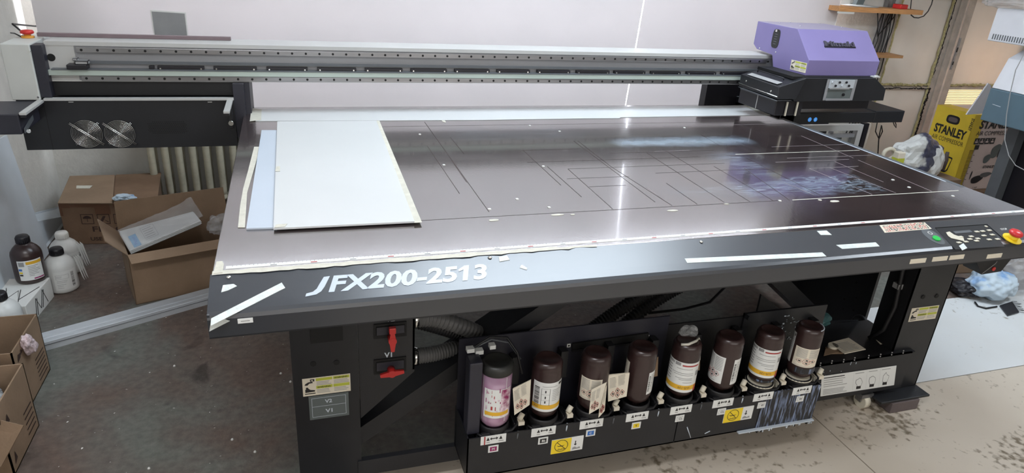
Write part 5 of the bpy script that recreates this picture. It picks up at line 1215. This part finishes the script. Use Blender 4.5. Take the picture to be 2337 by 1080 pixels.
# ================================================================= right side: compressor carton, plotter, bags
TC = thing('compressor_carton', 'large yellow and pinkish carton printed STANLEY AIR COMPRESSOR by the door', 'box', (5.7, 2.5, 0))
cx0 = 5.375; cy0 = 2.30; ch = .69; czb = .055
b = MB(); b.box((cx0, cy0, czb), (6.05, cy0 + .36, ch), 'pinkbox', .003); b.build('box_body', TC)
b = MB(); b.box((cx0 - .002, cy0 - .001, czb + .002), (cx0 + .001, cy0 + .36, ch + .001), 'yellowbox'); b.box((cx0 - .002, cy0 - .002, czb + .002), (cx0 + .10, cy0 + .001, ch), 'yellowbox'); b.box((cx0, cy0, ch - .001), (cx0 + .14, cy0 + .36, ch + .002), 'yellowbox'); b.build('yellow_print', TC)
b.bm if False else None
b = MB(); O = Vector((cx0 - .0025, cy0 + .36, czb)); A = -YA * .36; B = ZA * (ch - czb)
b.text('STANLEY', O + A * .10 + B * .66, A, B, 'ink', w=.30, h=.075, bold=.04, shear=.0); b.text('AIR COMPRESSOR', O + A * .10 + B * .575, A, B, 'ink', w=.30, h=.036, bold=.0)
c = O + A * .50 + B * .87; P = [(.50 + .17 * math.copysign(abs(math.cos(q)) ** .6, math.cos(q)), .87 + .055 * math.copysign(abs(math.sin(q)) ** .6, math.sin(q))) for q in [2 * math.pi * k / 24 for k in range(24)]]
b.flat(O, A, B, P, 'bookblack', .0008); b.flat(O, A, B, [(.5 + (x - .5) * .7, .87 + (y - .87) * .55) for x, y in P], 'block', .0012)
b.text('STANLEY', O + A * .93 + B * .95, -B, A, 'ink', w=.10, h=.025, bold=.03)
for w_, m in ((.115, 'bookblack'), (.095, 'yellowbox')):
    P = [(.66 + .03 * 0 + (w_ + .0) * math.copysign(abs(math.cos(q)) ** .4, math.cos(q)) + .05 * math.sin(q), .30 + (w_ * 1.0) * .95 * math.copysign(abs(math.sin(q)) ** .4, math.sin(q))) for q in [2 * math.pi * k / 24 for k in range(24)]]
    b.flat(O, A, B, P, m, .0008 if m == 'bookblack' else .0012)
b.disc(O + A * .22 + B * .36, A, B, .045, 'bookblack', 20); b.disc(O + A * .46 + B * .30, A, B, .022, 'bookblack', 16); b.rect(O, A, B, .3, .22, .5, .26, 'bookblack'); stuff(b.build('box_print', TC))
b = MB(); O = Vector((cx0 + .06, cy0 - .0025, czb)); A = XA * .60; B = ZA * (ch - czb)
b.text('STANLEY', O + A * .02 + B * .82, A, B, 'ink', w=.40, h=.072, bold=.04, shear=.1); b.text('AIR COMPRESSOR', O + A * .01 + B * .735, A, B, 'ink', w=.39, h=.036)
for k in range(4): b.rect(O, A, B, .02 + k * .095, .62, .105 + k * .095, .70, 'ink'); b.rect(O, A, B, .035 + k * .095, .64, .085 + k * .095, .66, 'pinkbox', .0012); b.disc(O + A * (.06 + k * .095) + B * .675, A, B, .006, 'pinkbox', 10, 0, .0013)
b.rect(O, A, B, .06, .55, .14, .61, 'ink')
for k in range(30): b.rect(O, A, B, -.01, .06 + k * .0165, .08 + .03 * (k % 5 == 0), .066 + k * .0165, 'cardprint')
for cx_, cy_, rx_, ry_, m in ((.48, .52, .085, .095, 'plategrey'), (.46, .53, .05, .06, 'bookblack'), (.36, .42, .06, .06, 'plategrey'), (.56, .50, .03, .07, 'bookblack'), (.30, .14, .10, .055, 'bookblack'), (.44, .20, .10, .035, 'hose'), (.17, .20, .012, .06, 'bookblack')):
    b.flat(O, A, B, [(cx_ + rx_ * math.cos(q) * (1 + .12 * math.sin(3 * q)) + .3 * rx_ * math.sin(q), cy_ + ry_ * math.sin(q)) for q in [2 * math.pi * k / 20 for k in range(20)]], m, .0006 + .0002 * cx_)
b.text('STANLEY', O + A * .34 + B * .29, A, B * 1 + A * .0, 'ink', w=.14, h=.024, bold=.03); b.text('1 HP', O + A * .28 + B * .012, A, B, 'ink', w=.05, h=.016)
for k in range(4): b.rect(O, A, B, .62, .08 + k * .03, .72, .088 + k * .03, 'greyprint')
stuff(b.build('box_print', TC))
o = MB().box((5.30, 2.22, 0), (6.2, 2.75, .053), 'card_dark', .003); tag(o.build('flat_carton'), 'flat brown cardboard lying under the compressor carton', 'box')
# white plotter at the right edge
TP = thing('plotter', 'white and blue grey machine with vented upper cover at the right edge', 'plotter', (5.0, 1.8, 0))
py = 1.60; l0 = 4.50; pf = .55
b = MB(); b.box((l0, pf, .838), (5.6, py, 1.045), 'plotter', .006); b.build('front_body', TP)
u1, u2 = Py(2300, 133, py), Py(2337, 112, py)
b = MB(); b.prism([(l0 + .004, 1.047), (u1.x, u1.z), (u2.x, u2.z), (5.6, u2.z + .02), (5.6, 1.047)], 1, pf + .01, py - .004, 'plotter_white', .004); b.build('lid', TP)
b = MB(); b.tube([Px(2265, 238, l0 - .001), Px(2283, 244, l0 - .001)], .0018, 'letter', 5); b.build('scratch', TP)
y2 = 1.75; vq = Py(2252, 92, y2); vx, vz = vq.x, vq.z
b = MB(); b.box((vx, pf, vz), (5.6, y2, vz + .20), 'plotter_white', .006); UC = b.build('upper_cover', TP)
b = MB()
for k in range(36): b.box((vx - .0015, y2 - .03 - k * .0165, vz + .012), (vx + .002, y2 - .037 - k * .0165, vz + .045), 'grey')
stuff(b.build('vent_slot', UC))
b = MB(); b.box((5.1, pf, 1.2), (5.5, y2 - .3, vz + .01), 'black2'); b.build('support_column', TP)
q = Py(2313, 297, 1.52); b = MB(); b.box((q.x, 1.48, .0), (q.x + .07, 1.56, .84), 'grey'); b.box((q.x, .62, 0), (q.x + .07, .70, .84), 'grey'); b.box((q.x + .075, .7, .05), (q.x + .10, 1.53, .82), 'bookblack'); b.box((q.x - .02, .5, 0), (q.x + .09, 1.62, .04), 'grey'); b.build('stand', TP)
b = MB(); b.tube([Px(u, v, l0 - .03) for u, v in ((2345, 108), (2318, 160), (2305, 215), (2297, 262), (2293, 320), (2302, 355), (2318, 378), (2345, 392))], .0028, 'greyprint', 6); b.build('power_cable', TP)
b = crumple('x', (vx + .14, 1.62, vz + .235), .20, .30, .05, 'bag', 15, .35, 5); tag(b.build('plastic_cover'), 'clear plastic film hanging over the upper cover of the plotter', 'film')
b = MB(); P = [Py(u, v, 2.05) for u, v in ((2206, 262), (2262, 258), (2262, 195), (2256, 190))]; b.slab(P, .01, 'plotter_white'); b.build('side_flap', TP)
# rack with white frame below the maintenance station
TR2 = thing('equipment_rack', 'white framed rack with dark inside standing behind the right end of the bed', 'rack', (3.6, 2.15, 0))
for (x0, x1, z0, z1) in ((3.2, 3.955, .672, .712), (3.915, 3.955, 0, .672), (3.2, 3.24, 0, .672)): MB().box((x0, 1.985, z0), (x1, 2.02, z1), 'greypaint').build('frame_bar', TR2)
MB().box((3.24, 2.30, 0), (3.95, 2.32, .67), 'bookblack').build('back_panel', TR2)
b = MB(); b.box((3.24, 2.0, .62), (3.915, 2.03, .642), 'greypaint2'); b.box((3.72, 2.02, .2), (3.745, 2.04, .66), 'greypaint2'); b.cyl((3.80, 2.06, .1), (3.80, 2.06, .62), .05, 'plategrey', 14); b.build('cross_bar', TR2)
MB().box((3.965, 1.985, 0), (4.0, 2.03, .72), 'bookblack').build('post', TR2)
MB().box((4.003, 1.985, 0), (4.02, 2.03, .72), 'doorframe').build('post', TR2)
# bags and wares behind the bed
b = crumple('x', (4.33, 1.95, .46), .17, .09, .16, 'bag2', 3, .35, 4) if 'bag2' in MATS else None
mat('bag2', (206, 208, 206), .45, rgb2=(70, 72, 92), scale=3.2, lo=.52, hi=.56, bump=.6, bscale=12)
c = Py(2085, 358, 2.0); b = crumple('x', (c.x + .02, 2.0, c.z + .0), .20, .10, .155, 'bag2', 3, .26, 4); tag(b.build('rubbish_bag'), 'crumpled white and dark blue plastic bag behind the right edge of the bed', 'bag')
for k, (u, v, m) in enumerate(((2128, 372, 'bag2'),)):
    c = Py(u, v, 1.95); b = crumple('x', (c.x, 1.95, c.z), .07, .06, .12, 'milky', 8, .4, 3); tag(b.build('folded_bag'), 'folded grey white bag leaning beside the rubbish bag', 'bag')
c = Py(2137, 350, 2.05); b = MB(); b.lathe([(.035, -.05), (.042, 0), (.038, .05), (.02, .062), (.0001, .063)], tuple(c), 'bookblack', 18); tag(b.build('black_canister'), 'small black canister before the yellow carton', 'canister')
c = Py(2157, 365, 2.0); b = MB(); b.lathe([(.018, -.08), (.022, 0), (.014, .035), (.012, .06), (.0001, .062)], tuple(c), 'block', 14); tag(b.build('brown_flask'), 'small brown flask before the yellow carton', 'flask')
T5 = thing('wares_box', 'brown box of odds and ends under the bags behind the bed', 'box', (4.35, 2.0, 0))
b = MB(); b.box((3.98, 1.82, 0), (4.82, 2.25, .335), 'card', .004); b.build('box_body', T5)
c = Py(2028, 352, 1.95); b = MB(); b.tube([(c.x + .05 * math.cos(q), 1.95, c.z + .04 * math.sin(q)) for q in [2 * math.pi * k / 18 for k in range(18)]], .014, 'ivory', 8, True); tag(b.build('tape_roll'), 'cream roll lying on the wares box behind the bed', 'roll')
c = Py(2052, 360, 1.9); b = MB(); b.box((c.x - .03, 1.88, .335), (c.x + .03, 1.93, c.z + .04), 'paper', .004); b.box((c.x - .031, 1.879, .40), (c.x + .031, 1.93, c.z + .0), 'warn'); tag(b.build('small_carton'), 'small cream and green carton on the wares box', 'box')
for u, v, rx_ in ((2275, 452, .05), (2302, 462, .055)):
    c = Py(u, v, 1.6); b = MB(); b.lathe([(.04, -.03), (rx_, -.01), (rx_ - .004, .004), (rx_ * .7, .014), (.0001, .017)], tuple(c), 'ivory', 24); o = b.build('paint_pot'); tag(o, 'cream round pot lid beyond the right edge of the bed, ' + ('left of the other' if u < 2290 else 'nearer the plotter leg'), 'pot')
    q = MB(); q.cyl((c.x, c.y, 0), (c.x, c.y, c.z - .03), .038, 'ivory', 20); q.build('pot_body', o)
c = Py(2330, 470, 1.4); b = crumple('x', (c.x + .05, 1.4, c.z), .08, .06, .05, 'milky', 13, .3, 3); tag(b.build('cloth_bundle'), 'white cloth bundle at the right edge beyond the bed corner', 'cloth')
# things on the floor at the right
b = MB(); 
T6 = thing('carton', 'brown carton lying flat behind the right leg of the printer', 'box', (4.2, 1.3, 0))
b = MB(); b.hexa([(4.0, 1.10, .0), (4.62, 1.02, 0), (4.66, 1.40, 0), (4.1, 1.5, 0), (4.0, 1.10, .16), (4.62, 1.02, .16), (4.66, 1.40, .16), (4.1, 1.5, .16)], 'card', .004); b.build('box_body', T6)
b = crumple('x', (3.97, .80, .085), .13, .11, .085, 'bluewhite', 4, .28, 5, .006); tag(b.build('rubbish_bag'), 'white bag with blue print on the floor behind the right leg', 'bag')
b = crumple('x', (4.34, .84, .13), .24, .13, .13, 'bag', 14, .3, 5, .006); tag(b.build('clear_bag'), 'large clear plastic bag on the floor at the right edge', 'bag')
b = crumple('x', (3.86, .86, .045), .10, .08, .045, 'bookblack', 17, .3, 4, .006); tag(b.build('black_bag'), 'black plastic edge of a bag under the blue printed bag', 'bag')
p = Pz(2305, 712, .01); b = MB(); ps = [Pz(u, v, .012) for u, v in ((2282, 697), (2310, 688), (2326, 712), (2300, 720))]; n = sum((ps[i].cross(ps[(i + 1) % 4]) for i in range(4)), Vector()); b.slab(ps if n.z > 0 else ps[::-1], .007, 'bookblack')
for k in range(9):
    e = ps[1].lerp(ps[2], k / 8); b.tube([e, e + Vector((.03 + random.uniform(0, .02), -.01 + random.uniform(-.01, .01), -.004))], .0015, 'cable', 4)
tag(b.build('brush'), 'dark bristled brush on the white floor sheet, right of the bags', 'brush')
b = MB(); b.tube([Pz(u, v, .01) for u, v in ((2225, 690), (2232, 699), (2250, 704), (2275, 700))], .005, 'cable', 6); tag(b.build('power_lead'), 'short black cord on the white floor sheet beside the bags', 'cord')
# ================================================================= floor litter and ceiling lamps
random.seed(17)
b = MB()
for k in range(170):
    x = random.uniform(-.9, .5); y = random.uniform(-.2, 2.3); s_ = random.choice([.0012, .0018, .002, .0035]) * random.uniform(.6, 1.4); a = random.uniform(0, 3)
    b.faces([Vector((x + s_ * math.cos(a + q) * random.uniform(.6, 1.5), y + s_ * math.sin(a + q) * random.uniform(.6, 1.3), .002 + .001 * (q > 2))) for q in (0, 1.4, 2.6, 4.2, 5.3)], [(0, 1, 2, 3, 4)], 'white')
for u, v in ((582, 1032), (663, 872), (641, 853), (398, 836), (340, 1070), (530, 1004)):
    c = Pz(u, v, 0); b.cyl((c.x, c.y, 0), (c.x, c.y, .005), .006, 'white', 6, .003)
stuff(tag(b.build('plaster_crumbs'), 'white plaster crumbs scattered over the dark concrete floor', 'crumbs'))
for (x, y, l, w_) in ((1.7, 1.15, 1.9, .7), (4.3, -.3, 1.3, .3), (-.2, -1.2, 1.3, .3)):
    o = MB(); o.box((x - l / 2 - .03, y - w_ / 2 - .03, 3.10), (x + l / 2 + .03, y + w_ / 2 + .03, 3.198), 'white'); tag(o.build('ceiling_lamp'), {1.7: 'largest white ceiling lamp box, above the printer bed', 4.3: 'white ceiling lamp box right of the printer', -.2: 'smaller white ceiling lamp box before the printer left end'}[x], 'lamp', 'ceiling lamps')
